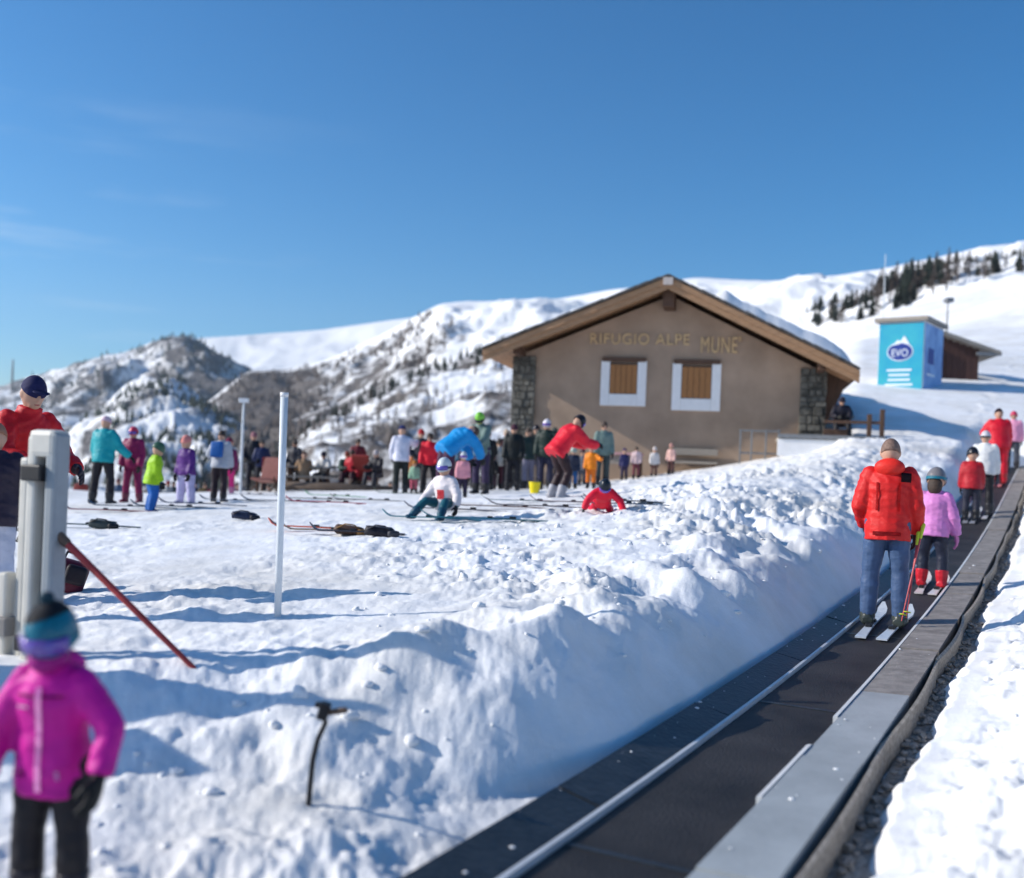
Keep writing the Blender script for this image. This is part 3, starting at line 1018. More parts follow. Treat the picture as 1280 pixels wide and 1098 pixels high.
# masts and lamp posts far up the slope
def mast(name, label, px, py0, py1, Y, r, m, head=None, cat='mast'):
    b_, t_ = at(px, py1, Y), at(px, py0, Y)
    t_.x = b_.x + (t_.x - b_.x)
    root = empty(name, b_)
    tag(root, label, cat)
    bm = bmesh.new()
    limb(bm, [(0, 0, -1.5), (0, 0, .5 * (t_.z - b_.z)), (0, 0, t_.z - b_.z)], [r, r * .9, r * .6], 8)
    bm_out(bm, 'pole', m, root, True)
    if head: head(root, t_.z - b_.z)
    return root
mast('flag_mast', 'very thin pale mast rising behind the turquoise booth', 1103, 318, 420, 60, .035, M_WHITEP)
def lamp_head(root, h):
    box('lamp_head', (0, -.1, h), (.36, .45, .22), M_STEEL, root, None, .03)
mast('lamp_post', 'slim lamp post on the snow slope right of the booth', 1183, 376, 425, 52, .05, M_STEEL, lamp_head, 'lamp post')
def sign_head(root, h):
    box('sign_head', (0, 0, h + .03), (.30, .08, .13), M_WHITE, root, None, .02)
mast('marker_post', 'white topped marker post behind the crowd left of the tall white pole', 302, 502, 572, 31, .045, M_WHITEP, sign_head, 'post')
mast('cable_pylon', 'tiny dark pylon on the skyline behind the posts', 15, 450, 482, 300, .35, M_STEEL, None, 'pylon')

# ------------------------------------------------------------------ conveyor lift
lift = empty('conveyor_lift', lift_p(0, 0), 0)
tag(lift, 'black conveyor belt ski lift with grey side panels running uphill on the right', 'ski lift')
def sweep(name, s0, s1, ts, m, parent=lift, step=.12, wob=None):
    """closed profile of (t, dz) swept along the lift"""
    n = max(2, int((s1 - s0) / step) + 1)
    bm = bmesh.new()
    rows = []
    o = lift.location
    for i in range(n):
        s = s0 + (s1 - s0) * i / (n - 1)
        dt = wob(s) if wob else 0
        rows.append([bm.verts.new(lift_p(s, t + dt, dz) - o) for t, dz in ts])
    for a, b in zip(rows, rows[1:]):
        for k in range(len(ts)):
            bm.faces.new((a[k], a[(k + 1) % len(ts)], b[(k + 1) % len(ts)], b[k]))
    bm.faces.new(rows[0][::-1]); bm.faces.new(rows[-1])
    return bm_out(bm, name, m, parent)
LS0, LS1 = -3.2, 29.5
sweep('belt', LS0, LS1, [(-.262, .0), (.262, .0), (.262, -.04), (-.262, -.04)], M_BELT)
s = LS0 + .5
while s < LS1 - 1:
    sweep('belt_seam', s, s + .035, [(-.260, .0), (.260, .0), (.260, .004), (-.260, .004)], M_RUBBER, step=.03)
    s += 2.9
sweep('rail', LS0, LS1, [(-.288, -.05), (-.288, .030), (-.268, .028), (-.266, -.05)], M_ALU)
for a_, b_ in ((1.05, 2.05), (2.75, 12.0), (12.02, 29.0)):
    sweep('edge_strip', a_, b_, [(.266, -.04), (.266, .06), (.292, .068), (.292, -.04)], M_ALU)
lr = random.Random(12)
s = LS0
k = 0
while s < LS1 - 1:
    e = s + 1.92
    sweep('left_panel', s, e - .02, [(-.297, -.06), (-.297, .026), (-.50, .075 + lr.uniform(-.008, .008)), (-.52, -.08)], M_RUBBER, step=.5)
    s = e
s = -3.32
k = 0
while s < LS1 - 1:
    e = s + 1.72
    dz = lr.uniform(-.006, .006)
    galv = s < 1.9
    sweep('right_panel', s, e - (.012 if galv else .045), [(.296, -.06), (.296, .062 + dz), (.585, .072 + dz), (.585, -.06)], M_GALV if galv else M_PLY, step=.4)
    s = e
s = LS0
while s < LS1 - 2:
    e = s + 2.6 + lr.uniform(-.3, .3)
    ph = lr.uniform(.018, .05)
    sweep('side_board', s, e - .01, [(.600, -.16), (.600, .056 + lr.uniform(-.01, .012)), (.620, .052), (.624, -.16)], M_TAN, step=.12,
          wob=lambda q, s=s, e=e, ph=ph: ph * (1 - abs(2 * (q - s) / (e - s) - 1) ** 2) - .004)
    s = e
sweep('bed', LS0, LS1, [(-.50, -.045), (.60, -.045), (.60, -.30), (-.50, -.30)], M_BLACK, step=.5)
# gravel in the trench right of the lift
rg = np.random.default_rng(8)
bm = bmesh.new()
for k in range(1500):
    s = -3 + 24 * rg.random() ** 1.6
    t = rg.normal(.70, .05)
    if not .645 < t < .84: continue
    p = lift_p(s, t, -.10 + rg.random() * .05)
    g = bmesh.ops.create_icosphere(bm, subdivisions=1, radius=rg.uniform(.009, .030))
    for v in g['verts']: v.co = Vector((v.co.x * rg.uniform(.7, 1.4), v.co.y * rg.uniform(.7, 1.4), v.co.z * .7)) + p
gr = bm_out(bm, 'gravel', M_GRAVEL)
tag(gr, 'dark gravel filling the narrow trench right of the lift', 'gravel', None, 'stuff')
sweep_o = sweep('trench_floor', LS0, LS1, [(.64, -.085), (.86, -.06), (.86, -.2), (.64, -.2)], M_GRAVEL, None, .3)
sweep_o.location = lift.location
sweep_o['kind'] = 'structure'

# loose clods of snow on the bank and in the foreground
bm = bmesh.new()
n = 0
tmpl = bmesh.new(); bmesh.ops.create_icosphere(tmpl, subdivisions=2, radius=1.0)
tv = np.array([v.co[:] for v in tmpl.verts]); tf = [[v.index for v in f.verts] for f in tmpl.faces]; tmpl.free()
vs, fs = [], []
cand_x = np.concatenate([rg.uniform(-2.2, .6, 70), rg.uniform(-1.2, 7, 420), rg.uniform(1.4, 6, 90)])
cand_y = np.concatenate([rg.uniform(2.9, 5.0, 70), rg.uniform(4.6, 17, 420), rg.uniform(3.0, 9.0, 90)])
cs = (cand_x - LO[0]) * LD[0] + (cand_y - LO[1]) * LD[1]
ct = (cand_x - LO[0]) * LN[0] + (cand_y - LO[1]) * LN[1]
ok = ((ct < -.75) & (ct > -5)) | (ct > .95)
cand_x, cand_y = cand_x[ok], cand_y[ok]
cz = ground_h(cand_x, cand_y)
for x, y, z in zip(cand_x, cand_y, cz):
    r = .010 + .036 * rg.random() ** 2.5
    nn = tv * (1 + .5 * perlin(tv[:, 0] * 1.6 + x * 9, tv[:, 1] * 1.6 + y * 9 + tv[:, 2] * 1.3, 4))[:, None]
    nn = nn * np.array([rg.uniform(.7, 1.3), rg.uniform(.7, 1.3), rg.uniform(.5, .9)]) * r + np.array([x, y, z + r * .15])
    b = len(vs)
    vs.extend(nn.tolist()); fs.extend([[b + i for i in f] for f in tf])
for k in range(170):                                   # crumbs fallen on the lift's side panels
    s_ = -2 + 16 * rg.random() ** 1.4
    t_ = rg.choice([rg.uniform(-.50, -.36), rg.uniform(-.50, -.44), rg.uniform(.31, .58)])
    p = lift_p(s_, t_, (.026 + (-.297 - t_) / .2 * .05) if t_ < 0 else .070)
    r = .002 + .012 * rg.random() ** 4
    nn = tv * np.array([rg.uniform(.7, 1.6), rg.uniform(.7, 1.6), rg.uniform(.3, .6)]) * r + np.array(p[:])
    b = len(vs)
    vs.extend(nn.tolist()); fs.extend([[b + i for i in f] for f in tf])
o = pyd('snow_clods', vs, fs, M_SNOWC, None, True)
tag(o, 'loose clods of snow scattered over the bank and foreground', 'snow', None, 'stuff')

# ------------------------------------------------------------------ people
def hand_mesh(vox):
    """right hand in a glove, wrist at the origin, fingers hanging along -z, thumb towards +y, palm facing -x"""
    bm = bmesh.new()
    loft(bm, [(Vector((0, 0, .03)), Vector((.026, 0, 0)), Vector((0, .032, 0))), (Vector((0, 0, -.01)), Vector((.022, 0, 0)), Vector((0, .034, 0))),
              (Vector((0, 0, -.055)), Vector((.021, 0, 0)), Vector((0, .045, 0))), (Vector((-.002, 0, -.09)), Vector((.017, 0, 0)), Vector((0, .044, 0)))], 12)
    for y, ln in ((.034, .068), (.012, .078), (-.011, .072), (-.033, .056)):
        b = Vector((-.002, y, -.082)); m_ = b + Vector((-.010, y * .08, -ln * .5)); e = m_ + Vector((-.026, 0, -ln * .42))
        limb(bm, [b, m_, e], [.0125, .0118, .0098], 8)
    b = Vector((-.004, .030, -.03)); m_ = b + Vector((-.014, .030, -.030)); e = m_ + Vector((-.016, .006, -.032))
    limb(bm, [b, m_, e], [.0165, .0145, .0115], 8)
    return remesh(bm, vox, 2)
HAND_FAR, HAND_NEAR = hand_mesh(.0075), hand_mesh(.0042)

def orient(z_down, y_hint):
    """rotation whose -z follows z_down and +y leans to y_hint"""
    zc = -z_down.normalized()
    yc = (y_hint - zc * y_hint.dot(zc)).normalized()
    xc = yc.cross(zc)
    return Matrix((xc, yc, zc)).transposed()

STAND = dict(lean=4, aL=((-.16, .05, -1), (-.05, .35, -1)), aR=((.16, .05, -1), (.05, .35, -1)), lL=((-.06, .03, -1), (-.02, -.08, -1)), lR=((.06, .03, -1), (.02, -.08, -1)))
def P(**k):
    d = dict(STAND); d.update(k); return d

def person(label, feet, H, face, pose=STAND, jacket=(20, 20, 24), trousers=(25, 25, 30), boots=(40, 40, 44), glove=(20, 20, 22), head=('beanie', (20, 20, 24)),
           near=False, child=False, bulk=1.0, group=None, extras=(), goggles=None, hair=None, sink=.0, hem=.0, legbulk=1.0, scarf=None, band=None, gaiter=None, boot_h=.085):
    root = empty('person', feet, R(face))
    tag(root, label, 'person', group)
    vox = .011 if near else (.021 if H > 1.3 else .017)
    hs_ = 1.30 if child else 1.0
    lean = R(pose['lean'])
    t = Vector((0, math.sin(lean), math.cos(lean))); fw = Vector((0, math.cos(lean), -math.sin(lean))); rt = Vector((1, 0, 0))
    tl_ = .295 * H if not child else .29 * H
    leg = (.245, .235) if not child else (.215, .205)
    V = lambda v: Vector(v).normalized()
    hip = Vector((0, 0, 0))
    J = {}
    for sd, sx in (('L', -1), ('R', 1)):
        h = hip + rt * sx * .052 * H
        kn = h + V(pose['l' + sd][0]) * leg[0] * H
        an = kn + V(pose['l' + sd][1]) * leg[1] * H
        shn = V(pose['l' + sd][1])
        ft = Vector((sx * .12, 1, 0))
        if shn.z > -.5: ft = Vector((0, -shn.z * 1, 0)) + Vector((0, 0, 1)) * (.4 if shn.y > 0 else -.7) + Vector((sx * .1, 0, 0))
        J['l' + sd] = (h, kn, an, ft.normalized())
    low = min(min(J['l' + sd][2].z - .052 * H, J['l' + sd][1].z - .045 * H) for sd in 'LR')
    low = min(low, hip.z - .075 * H)
    hip = hip + Vector((0, 0, -low - sink))
    for sd in 'LR':
        J['l' + sd] = tuple(p + Vector((0, 0, -low - sink)) for p in J['l' + sd][:3]) + (J['l' + sd][3],)
    neck = hip + t * tl_
    for sd, sx in (('L', -1), ('R', 1)):
        s_ = neck - t * .036 * H + rt * sx * .100 * H * (1.0 if not child else .95)
        e_ = s_ + V(pose['a' + sd][0]) * .165 * H
        w_ = e_ + V(pose['a' + sd][1]) * .145 * H
        J['a' + sd] = (s_, e_, w_)
    hp, hy = pose.get('head', (0, 0))
    hd = Matrix.Rotation(R(hy), 3, 'Z') @ Matrix.Rotation(-lean * .45 + R(-hp) , 3, 'X')
    up = hd @ t if abs(lean) > .1 else hd @ Vector((0, 0, 1))
    hf = hd @ (fw if abs(lean) > .1 else Vector((0, 1, 0)))
    hc = neck + t * .035 * H + up * .062 * H * hs_
    HR = Matrix((hf.cross(up), hf, up)).transposed()
    hr = (.049 * H * hs_, .058 * H * hs_, .070 * H * hs_)
    hw = lambda v: hc + HR @ Vector((v[0] * hr[0], v[1] * hr[1], v[2] * hr[2]))
    # --- one continuous body
    bm = bmesh.new()
    B = H * bulk
    loft(bm, [(hip - t * .055 * H, rt * .080 * B, fw * .062 * B), (hip + t * .02 * H, rt * .090 * B, fw * .066 * B), (hip + t * .12 * H, rt * .082 * B, fw * .058 * B),
              (hip + t * .22 * H, rt * .098 * B, fw * .066 * B), (neck - t * .012 * H, rt * .085 * B, fw * .05 * B), (neck + t * .01 * H, rt * .04 * H, fw * .04 * H)], 14)
    limb(bm, [neck - t * .03 * H, hc - up * hr[2] * .4], [.034 * H, .031 * H * hs_], 10)
    ell(bm, hc, hr, HR, 16, 12)
    ell(bm, hw((0, .55, -.50)), (hr[0] * .62, hr[1] * .48, hr[2] * .46), HR)          # jaw
    ell(bm, hw((0, 1.02, -.12)), (hr[0] * .17, hr[1] * .24, hr[2] * .20), HR)         # nose
    ell(bm, hw((0, .86, .20)), (hr[0] * .62, hr[1] * .2, hr[2] * .12), HR)            # brow
    for sx in (-1, 1): ell(bm, hw((sx * 1.0, -.05, -.08)), (hr[0] * .12, hr[1] * .2, hr[2] * .26), HR)
    for sd, sx in (('L', -1), ('R', 1)):
        s_, e_, w_ = J['a' + sd]
        limb(bm, [s_, e_, w_], [.042 * B, .034 * B, .026 * H], 10)
        h, kn, an, ft = J['l' + sd]
        lb = legbulk * H
        limb(bm, [h + Vector((0, 0, .02 * H)), h.lerp(kn, .5), kn, kn.lerp(an, .4), an], [.066 * lb, .060 * lb, .048 * lb, .050 * lb, .042 * lb], 12)
    me = remesh(bm, vox, 2)
    n = len(me.polygons)
    cen = np.zeros(n * 3); me.polygons.foreach_get('center', cen); cen = cen.reshape(-1, 3)
    rel = (cen - np.array(neck[:])) @ np.array(t[:])
    skin = rel > .012 * H
    me.materials.append(cloth(trousers)); me.materials.append(M_SKIN)
    me.polygons.foreach_set('material_index', skin.astype(np.int32))
    nv = len(me.vertices)
    co = np.zeros(nv * 3); me.vertices.foreach_get('co', co); co = co.reshape(-1, 3)
    no = np.zeros(nv * 3); me.vertices.foreach_get('normal', no); no = no.reshape(-1, 3)
    k_ = 8 / H
    fold = -np.abs(perlin(co[:, 0] * k_ + 7 + co[:, 1] * k_ * .6, co[:, 2] * k_ * 1.7 + co[:, 0] * k_ * 1.1, 29)) + .25 * perlin(co[:, 0] * k_ * 2, co[:, 2] * k_ * 3, 31)
    co = co + no * (fold * .0065 * H * (co[:, 2] < hip.z))[:, None]
    me.vertices.foreach_set('co', co.ravel())
    body = link('body', me, root)
    # --- jacket: shell over torso and sleeves, ends in a hem and cuffs
    bm = bmesh.new()
    jr = 1.17 * B
    hb = hip - t * (.062 * H + hem * H)
    flat = Vector((0, 0, 1))
    loft(bm, [(hb, rt * max(.102 * jr, .119 * H * legbulk), fw * .084 * jr), (hip + t * .01 * H, rt * max(.100 * jr, .116 * H * legbulk), fw * .083 * jr), (hip + t * .11 * H, rt * .096 * jr, fw * .073 * jr),
              (hip + t * .215 * H, rt * .106 * jr, fw * .078 * jr), (neck - t * .050 * H, rt * .106 * jr, fw * .070 * jr), (neck - t * .018 * H, rt * .086 * jr, fw * .062 * jr), (neck + t * .008 * H, rt * .052 * jr, fw * .050 * jr), (neck + t * .034 * H, rt * .046 * jr, fw * .046 * jr)], 16)
    for sd in 'LR':
        s_, e_, w_ = J['a' + sd]
        limb(bm, [s_ - (e_ - s_).normalized() * .01 * H, s_.lerp(e_, .5), e_, e_.lerp(w_, .5), w_], [.044 * jr, .047 * jr, .042 * jr, .041 * jr, .034 * jr], 12, (True, False))
    me = remesh(bm, vox, 4)
    nv = len(me.vertices)
    co = np.zeros(nv * 3); me.vertices.foreach_get('co', co); co = co.reshape(-1, 3)
    no = np.zeros(nv * 3); me.vertices.foreach_get('normal', no); no = no.reshape(-1, 3)
    k_ = 9 / H
    fold = perlin(co[:, 0] * k_ * .9 + co[:, 1] * k_ * .7, co[:, 2] * k_ * 1.9 + co[:, 1] * 3, 17) * .6 - np.abs(perlin(co[:, 0] * k_ * 1.4 + 3, co[:, 2] * k_ * 2.6 + co[:, 0] * k_ * 1.2, 23)) * .9
    co = co + no * (fold * .0075 * H)[:, None]
    me.vertices.foreach_set('co', co.ravel())
    jk = link('jacket', me, root, (cloth(jacket),))
    # --- boots
    for sd in 'LR':
        h, kn, an, ft = J['l' + sd]
        bm = bmesh.new()
        sh_ = (kn - an).normalized()
        side = ft.cross(sh_).normalized()
        upf = side.cross(ft).normalized()
        sole = an - upf * .052 * H
        limb(bm, [an + sh_ * boot_h * H, an + sh_ * boot_h * .35 * H, an - upf * .01 * H], [(.054 if boot_h > .05 else .040) * H * legbulk ** .5, (.049 if boot_h > .05 else .040) * H, .042 * H], 10, (False, True))
        a_ = sole + upf * .022 * H - ft * .045 * H; c_ = sole + upf * .018 * H + ft * .098 * H
        loft(bm, [(a_, side * .030 * H, upf * .024 * H), (a_ + ft * .02 * H, side * .036 * H, upf * .030 * H), (sole + ft * .03 * H + upf * .022 * H, side * .038 * H, upf * .030 * H), (c_ - ft * .02 * H, side * .037 * H, upf * .02 * H), (c_, side * .028 * H, upf * .016 * H)], 12)
        me = remesh(bm, vox * .9, 1)
        link('boot', me, root, (cloth(boots, .35),))
    # --- gloved hands with five fingers
    for sd, sx in (('L', -1), ('R', 1)):
        s_, e_, w_ = J['a' + sd]
        g = link('glove', HAND_NEAR.copy() if near else HAND_FAR.copy(), root)
        g.data.materials.clear(); g.data.materials.append(cloth(glove, .6))
        k = H * (.62 if not child else .70) * (1.12 if near else 1.0)
        m_ = orient(w_ - e_, Vector((0, 1, .15)) if (w_ - e_).normalized().z < -.6 else Vector((-sx * .5, .2, 1))).to_4x4()
        g.matrix_local = Matrix.Translation(w_) @ m_ @ Matrix.Diagonal((sx * k, k, k, 1))
    # --- head covering
    kind = head[0] if head else None
    def shell(name, zlo, sc_, col, rough=.6, extra=None):
        bm = bmesh.new()
        bmesh.ops.create_uvsphere(bm, u_segments=20, v_segments=14, radius=1)
        bmesh.ops.bisect_plane(bm, geom=bm.verts[:] + bm.edges[:] + bm.faces[:], plane_co=(0, 0, zlo), plane_no=(0, -.28, -1), clear_outer=True)
        es = [e for e in bm.edges if e.is_boundary]
        r = bmesh.ops.extrude_edge_only(bm, edges=es)
        for v in [q for q in r['geom'] if isinstance(q, bmesh.types.BMVert)]: v.co *= .88
        for v in bm.verts: v.co = hw((v.co.x * sc_[0], v.co.y * sc_[1], v.co.z * sc_[2] + sc_[3]))
        return bm_out(bm, name, cloth(col, rough) if isinstance(col, tuple) else col, root, True)
    if kind == 'beanie':
        b_ = shell('beanie', .05, (1.13, 1.10, 1.13, .06), head[1], .85)
        if len(head) > 2:
            bm = bmesh.new()
            rr_ = random.Random(1)
            ell(bm, hw((0, -.1, 1.33)), (hr[0] * .45, hr[1] * .42, hr[2] * .33), HR, 14, 10)
            for v in bm.verts: v.co += Vector((rr_.uniform(-1, 1), rr_.uniform(-1, 1), rr_.uniform(-1, 1))) * hr[0] * .05
            bm_out(bm, 'pompom', cloth(head[2], .9), root, True)
    elif kind == 'helmet':
        shell('helmet', -.18, (1.24, 1.22, 1.20, .06), head[1], .3)
    elif kind == 'cap':
        shell('cap', .15, (1.10, 1.08, 1.08, .05), head[1], .8)
        bm = bmesh.new()
        ell(bm, hw((0, 1.25, .36)), (hr[0] * .75, hr[1] * .55, hr[2] * .07), HR)
        bm_out(bm, 'peak', cloth(head[1], .8), root, True)
    elif kind == 'hair':
        shell('hair', -.22, (1.045, 1.07, 1.06, .03), head[1], .7)
    if hair is not None:
        bm = bmesh.new()
        ell(bm, hw((0, -.55, -.55)), (hr[0] * .95, hr[1] * .6, hr[2] * .9), HR)
        bm_out(bm, 'hair', hair, root, True)
    if goggles:
        bm = bmesh.new()
        rings = []
        for k in range(9):
            a_ = R(-62 + 124 * k / 8)
            r_ = 1.16
            c0 = Vector((math.sin(a_) * r_, math.cos(a_) * r_, goggles[1]))
            rings.append(c0)
        for z0, z1, r0, nm in ((-.27, .27, 1.0, 'g'),):
            for a0, a1 in zip(rings, rings[1:]):
                q = []
                for c0, zz, rr2 in ((a0, z0, 1.02), (a1, z0, 1.02), (a1, z1, 1.05), (a0, z1, 1.05)):
                    q.append(bm.verts.new(hw((c0.x * rr2, c0.y * rr2, c0.z + zz))))
                bm.faces.new(q)
        bmesh.ops.remove_doubles(bm, verts=bm.verts[:], dist=.0004)
        bmesh.ops.solidify(bm, geom=bm.faces[:], thickness=.012)
        go = bm_out(bm, 'goggles', goggles[0], root, True)
        bm = bmesh.new()
        for k in range(28):
            a_ = 2 * math.pi * k / 28; a1 = 2 * math.pi * (k + 1) / 28
            q = [bm.verts.new(hw((math.sin(b_) * 1.27, math.cos(b_) * 1.20, goggles[1] + zz))) for b_, zz in ((a_, -.13), (a1, -.13), (a1, .13), (a_, .13))]
            bm.faces.new(q)
        bmesh.ops.remove_doubles(bm, verts=bm.verts[:], dist=.0004)
        bm_out(bm, 'goggle_strap', cloth((22, 110, 130) if near else (30, 30, 34)), root, True)
    elif kind and abs(((face + 180) % 360) - 180) > 60:
        for sx in (-1, 1):
            bm = bmesh.new(); ell(bm, hw((sx * .36, .93, .06)), (hr[0] * .11, hr[1] * .06, hr[2] * .08), HR, 8, 6)
            bm_out(bm, 'eye', M_BLACK, root, True)
        bm = bmesh.new(); ell(bm, hw((0, .98, -.52)), (hr[0] * .26, hr[1] * .05, hr[2] * .045), HR, 8, 6)
        bm_out(bm, 'mouth', cloth((150, 75, 70)), root, True)
    if gaiter:
        bm = bmesh.new()
        ell(bm, hw((0, .35, -.62)), (hr[0] * .98, hr[1] * .86, hr[2] * .52), HR, 18, 12)
        bm_out(bm, 'neck_gaiter', cloth(gaiter), root, True)
    if band:
        bm = bmesh.new()
        for k in range(32):
            a_ = 2 * math.pi * k / 32; a1 = 2 * math.pi * (k + 1) / 32
            bm.faces.new([bm.verts.new(hw((math.sin(b_) * 1.19, math.cos(b_) * 1.17, .52 + zz))) for b_, zz in ((a_, -.16), (a1, -.16), (a1, .16), (a_, .16))])
        bmesh.ops.remove_doubles(bm, verts=bm.verts[:], dist=.0004)
        bmesh.ops.solidify(bm, geom=bm.faces[:], thickness=.006)
        bm_out(bm, 'hat_band', cloth(band), root, True)
        bm = bmesh.new()
        ell(bm, hw((.55, 1.03, .60)), (hr[0] * .20, hr[1] * .06, hr[2] * .17), HR, 12, 8)
        bm_out(bm, 'hat_badge', M_WHITE, root, True)
    if scarf:
        bm = bmesh.new(); ell(bm, neck + t * .028 * H, (.062 * H, .062 * H, .030 * H)); bm_out(bm, 'scarf', cloth(scarf), root, True)
    info = dict(root=root, H=H, B=B, hip=hip, neck=neck, t=t, fw=fw, rt=rt, hc=hc, HR=HR, hr=hr, hw=hw, J=J, jr=jr, jacket=jk)
    for e in extras: e(info)
    return info

# clothing details
def backpack(col):
    def f(i):
        bm = bmesh.new()
        c = i['hip'] + i['t'] * .19 * i['H'] - i['fw'] * .13 * i['H']
        addbox(bm, c, (.17 * i['H'], .085 * i['H'], .22 * i['H']), Matrix((i['rt'], i['fw'], i['t'])).transposed(), 0, .03 * i['H'])
        bm_out(bm, 'backpack', cloth(col), i['root'], True)
    return f
def hood(col):
    def f(i):
        bm = bmesh.new()
        c = i['neck'] - i['fw'] * .050 * i['H'] + i['t'] * .012 * i['H']
        ell(bm, c, (.078 * i['H'], .045 * i['H'], .050 * i['H']), Matrix((i['rt'], i['fw'], i['t'])).transposed(), 16, 10)
        bm_out(bm, 'hood', cloth(col), i['root'], True)
    return f
def helmet_top(col, pom):
    def f(i):
        bm = bmesh.new()
        bmesh.ops.create_uvsphere(bm, u_segments=24, v_segments=16, radius=1)
        bmesh.ops.bisect_plane(bm, geom=bm.verts[:] + bm.edges[:] + bm.faces[:], plane_co=(0, 0, .58), plane_no=(-.22, .12, -1), clear_outer=True)
        for v in bm.verts: v.co = i['hw']((v.co.x * 1.27, v.co.y * 1.25, v.co.z * 1.235 + .06))
        bm_out(bm, 'helmet_cover', cloth(col, .8), i['root'], True)
        bm = bmesh.new()
        ell(bm, i['hw']((.15, -.1, 1.36)), (i['hr'][0] * .36, i['hr'][1] * .34, i['hr'][2] * .24), i['HR'], 14, 10)
        bm_out(bm, 'pompom', cloth(pom, .9), i['root'], True)
        bm = bmesh.new()
        ell(bm, i['hw']((.86, .86, .34)), (i['hr'][0] * .17, i['hr'][1] * .12, i['hr'][2] * .15), i['HR'], 12, 8)
        bm_out(bm, 'helmet_badge', M_WHITE, i['root'], True)
    return f
def zip_front(col, m_=None):
    def f(i):
        bm = bmesh.new()
        H, t, fw = i['H'], i['t'], i['fw']
        js = i['jacket']
        prev = None
        co = np.zeros(len(js.data.vertices) * 3); js.data.vertices.foreach_get('co', co); co = co.reshape(-1, 3)
        for k in range(22):
            z = -.062 + (.325) * k / 21
            c = np.array((i['hip'] + t * z * H)[:])
            m = (np.abs((co - c) @ np.array(t[:])) < .02 * H) & (np.abs(co[:, 0]) < .02 * H)
            dd = ((co - c) @ np.array(fw[:]))[m]
            d = dd.max() if len(dd) else .07 * H
            p = Vector(c) + fw * (d + .003)
            w = i['rt'] * .009 * H
            cur = [bm.verts.new(p - w), bm.verts.new(p + w)]
            if prev: bm.faces.new((prev[0], prev[1], cur[1], cur[0]))
            prev = cur
        bmesh.ops.solidify(bm, geom=bm.faces[:], thickness=.004)
        bm_out(bm, 'zip', cloth(col), i['root'], True)
    return f
def patch(name, col, side, up_, w, h, front=True):
    """small sewn patch on the jacket surface"""
    def f(i):
        js = i['jacket']
        H, t, fw, rt = i['H'], i['t'], i['fw'] * (1 if front else -1), i['rt']
        co = np.zeros(len(js.data.vertices) * 3); js.data.vertices.foreach_get('co', co); co = co.reshape(-1, 3)
        bm = bmesh.new()
        def srf(x, z):
            c = np.array((i['hip'] + t * z * H + rt * x * H)[:])
            m = (np.abs((co - c) @ np.array(t[:])) < .018 * H) & (np.abs((co - c) @ np.array(rt[:])) < .018 * H)
            dd = ((co - c) @ np.array(fw[:]))[m]
            return Vector(c) + fw * ((dd.max() if len(dd) else .06 * H) + .003)
        g = [[bm.verts.new(srf(side + w * (a / 3 - .5), up_ + h * (b / 3 - .5))) for a in range(4)] for b in range(4)]
        for b in range(3):
            for a in range(3): bm.faces.new((g[b][a], g[b][a + 1], g[b + 1][a + 1], g[b + 1][a]))
        bmesh.ops.solidify(bm, geom=bm.faces[:], thickness=.003)
        bm_out(bm, name, cloth(col), i['root'], True)
    return f

# ------------------------------------------------------------------ skis and poles
_ski = {}
def ski_meshes(L, col):
    k = (round(L, 2), col)
    if k in _ski: return _ski[k]
    bm = bmesh.new()
    rows = []
    n = 22
    for i in range(n + 1):
        u = i / n
        y = (u - .45) * L
        w = .033 + .014 * abs(2 * u - .95) ** 2
        if u > .94: w *= math.sqrt(max(0.02, 1 - ((u - .94) / .062) ** 2))
        z = .012 + .09 * max(0, (u - .88) / .12) ** 2 + .008 * math.sin(u * math.pi)
        rows.append([bm.verts.new((x, y, z + dz)) for x, dz in ((-w, .0), (w, .0), (w, .014), (-w, .014))])
    for a, b in zip(rows, rows[1:]):
        for q in range(4): bm.faces.new((a[q], a[(q + 1) % 4], b[(q + 1) % 4], b[q]))
    bm.faces.new(rows[0][::-1]); bm.faces.new(rows[-1])
    bmesh.ops.recalc_face_normals(bm, faces=bm.faces[:])
    me = bpy.data.meshes.new('ski'); bm.to_mesh(me); bm.free()
    me.materials.append(cloth(col, .3))
    bm = bmesh.new()
    addbox(bm, (0, .10, .040), (.055, .07, .034), None, 0, .01)
    addbox(bm, (0, -.19, .042), (.054, .085, .040), None, 0, .01)
    addbox(bm, (0, -.05, .032), (.045, .26, .012), None, 0, .003)
    bmesh.ops.recalc_face_normals(bm, faces=bm.faces[:])
    mb = bpy.data.meshes.new('binding'); bm.to_mesh(mb); bm.free()
    mb.materials.append(M_BLACK)
    _ski[k] = (me, mb)
    return _ski[k]

def ski(label, p, yaw, L=1.5, col=(200, 200, 205), group='skis lying on the snow', pitch=0.0, roll=0.0):
    a, b = ski_meshes(L, col)
    o = bpy.data.objects.new('ski', a); COL.objects.link(o)
    o.location = p
    o.rotation_euler = (pitch, roll, R(yaw))
    c = bpy.data.objects.new('binding', b); COL.objects.link(c); c.parent = o
    return tag(o, label, 'ski', group)

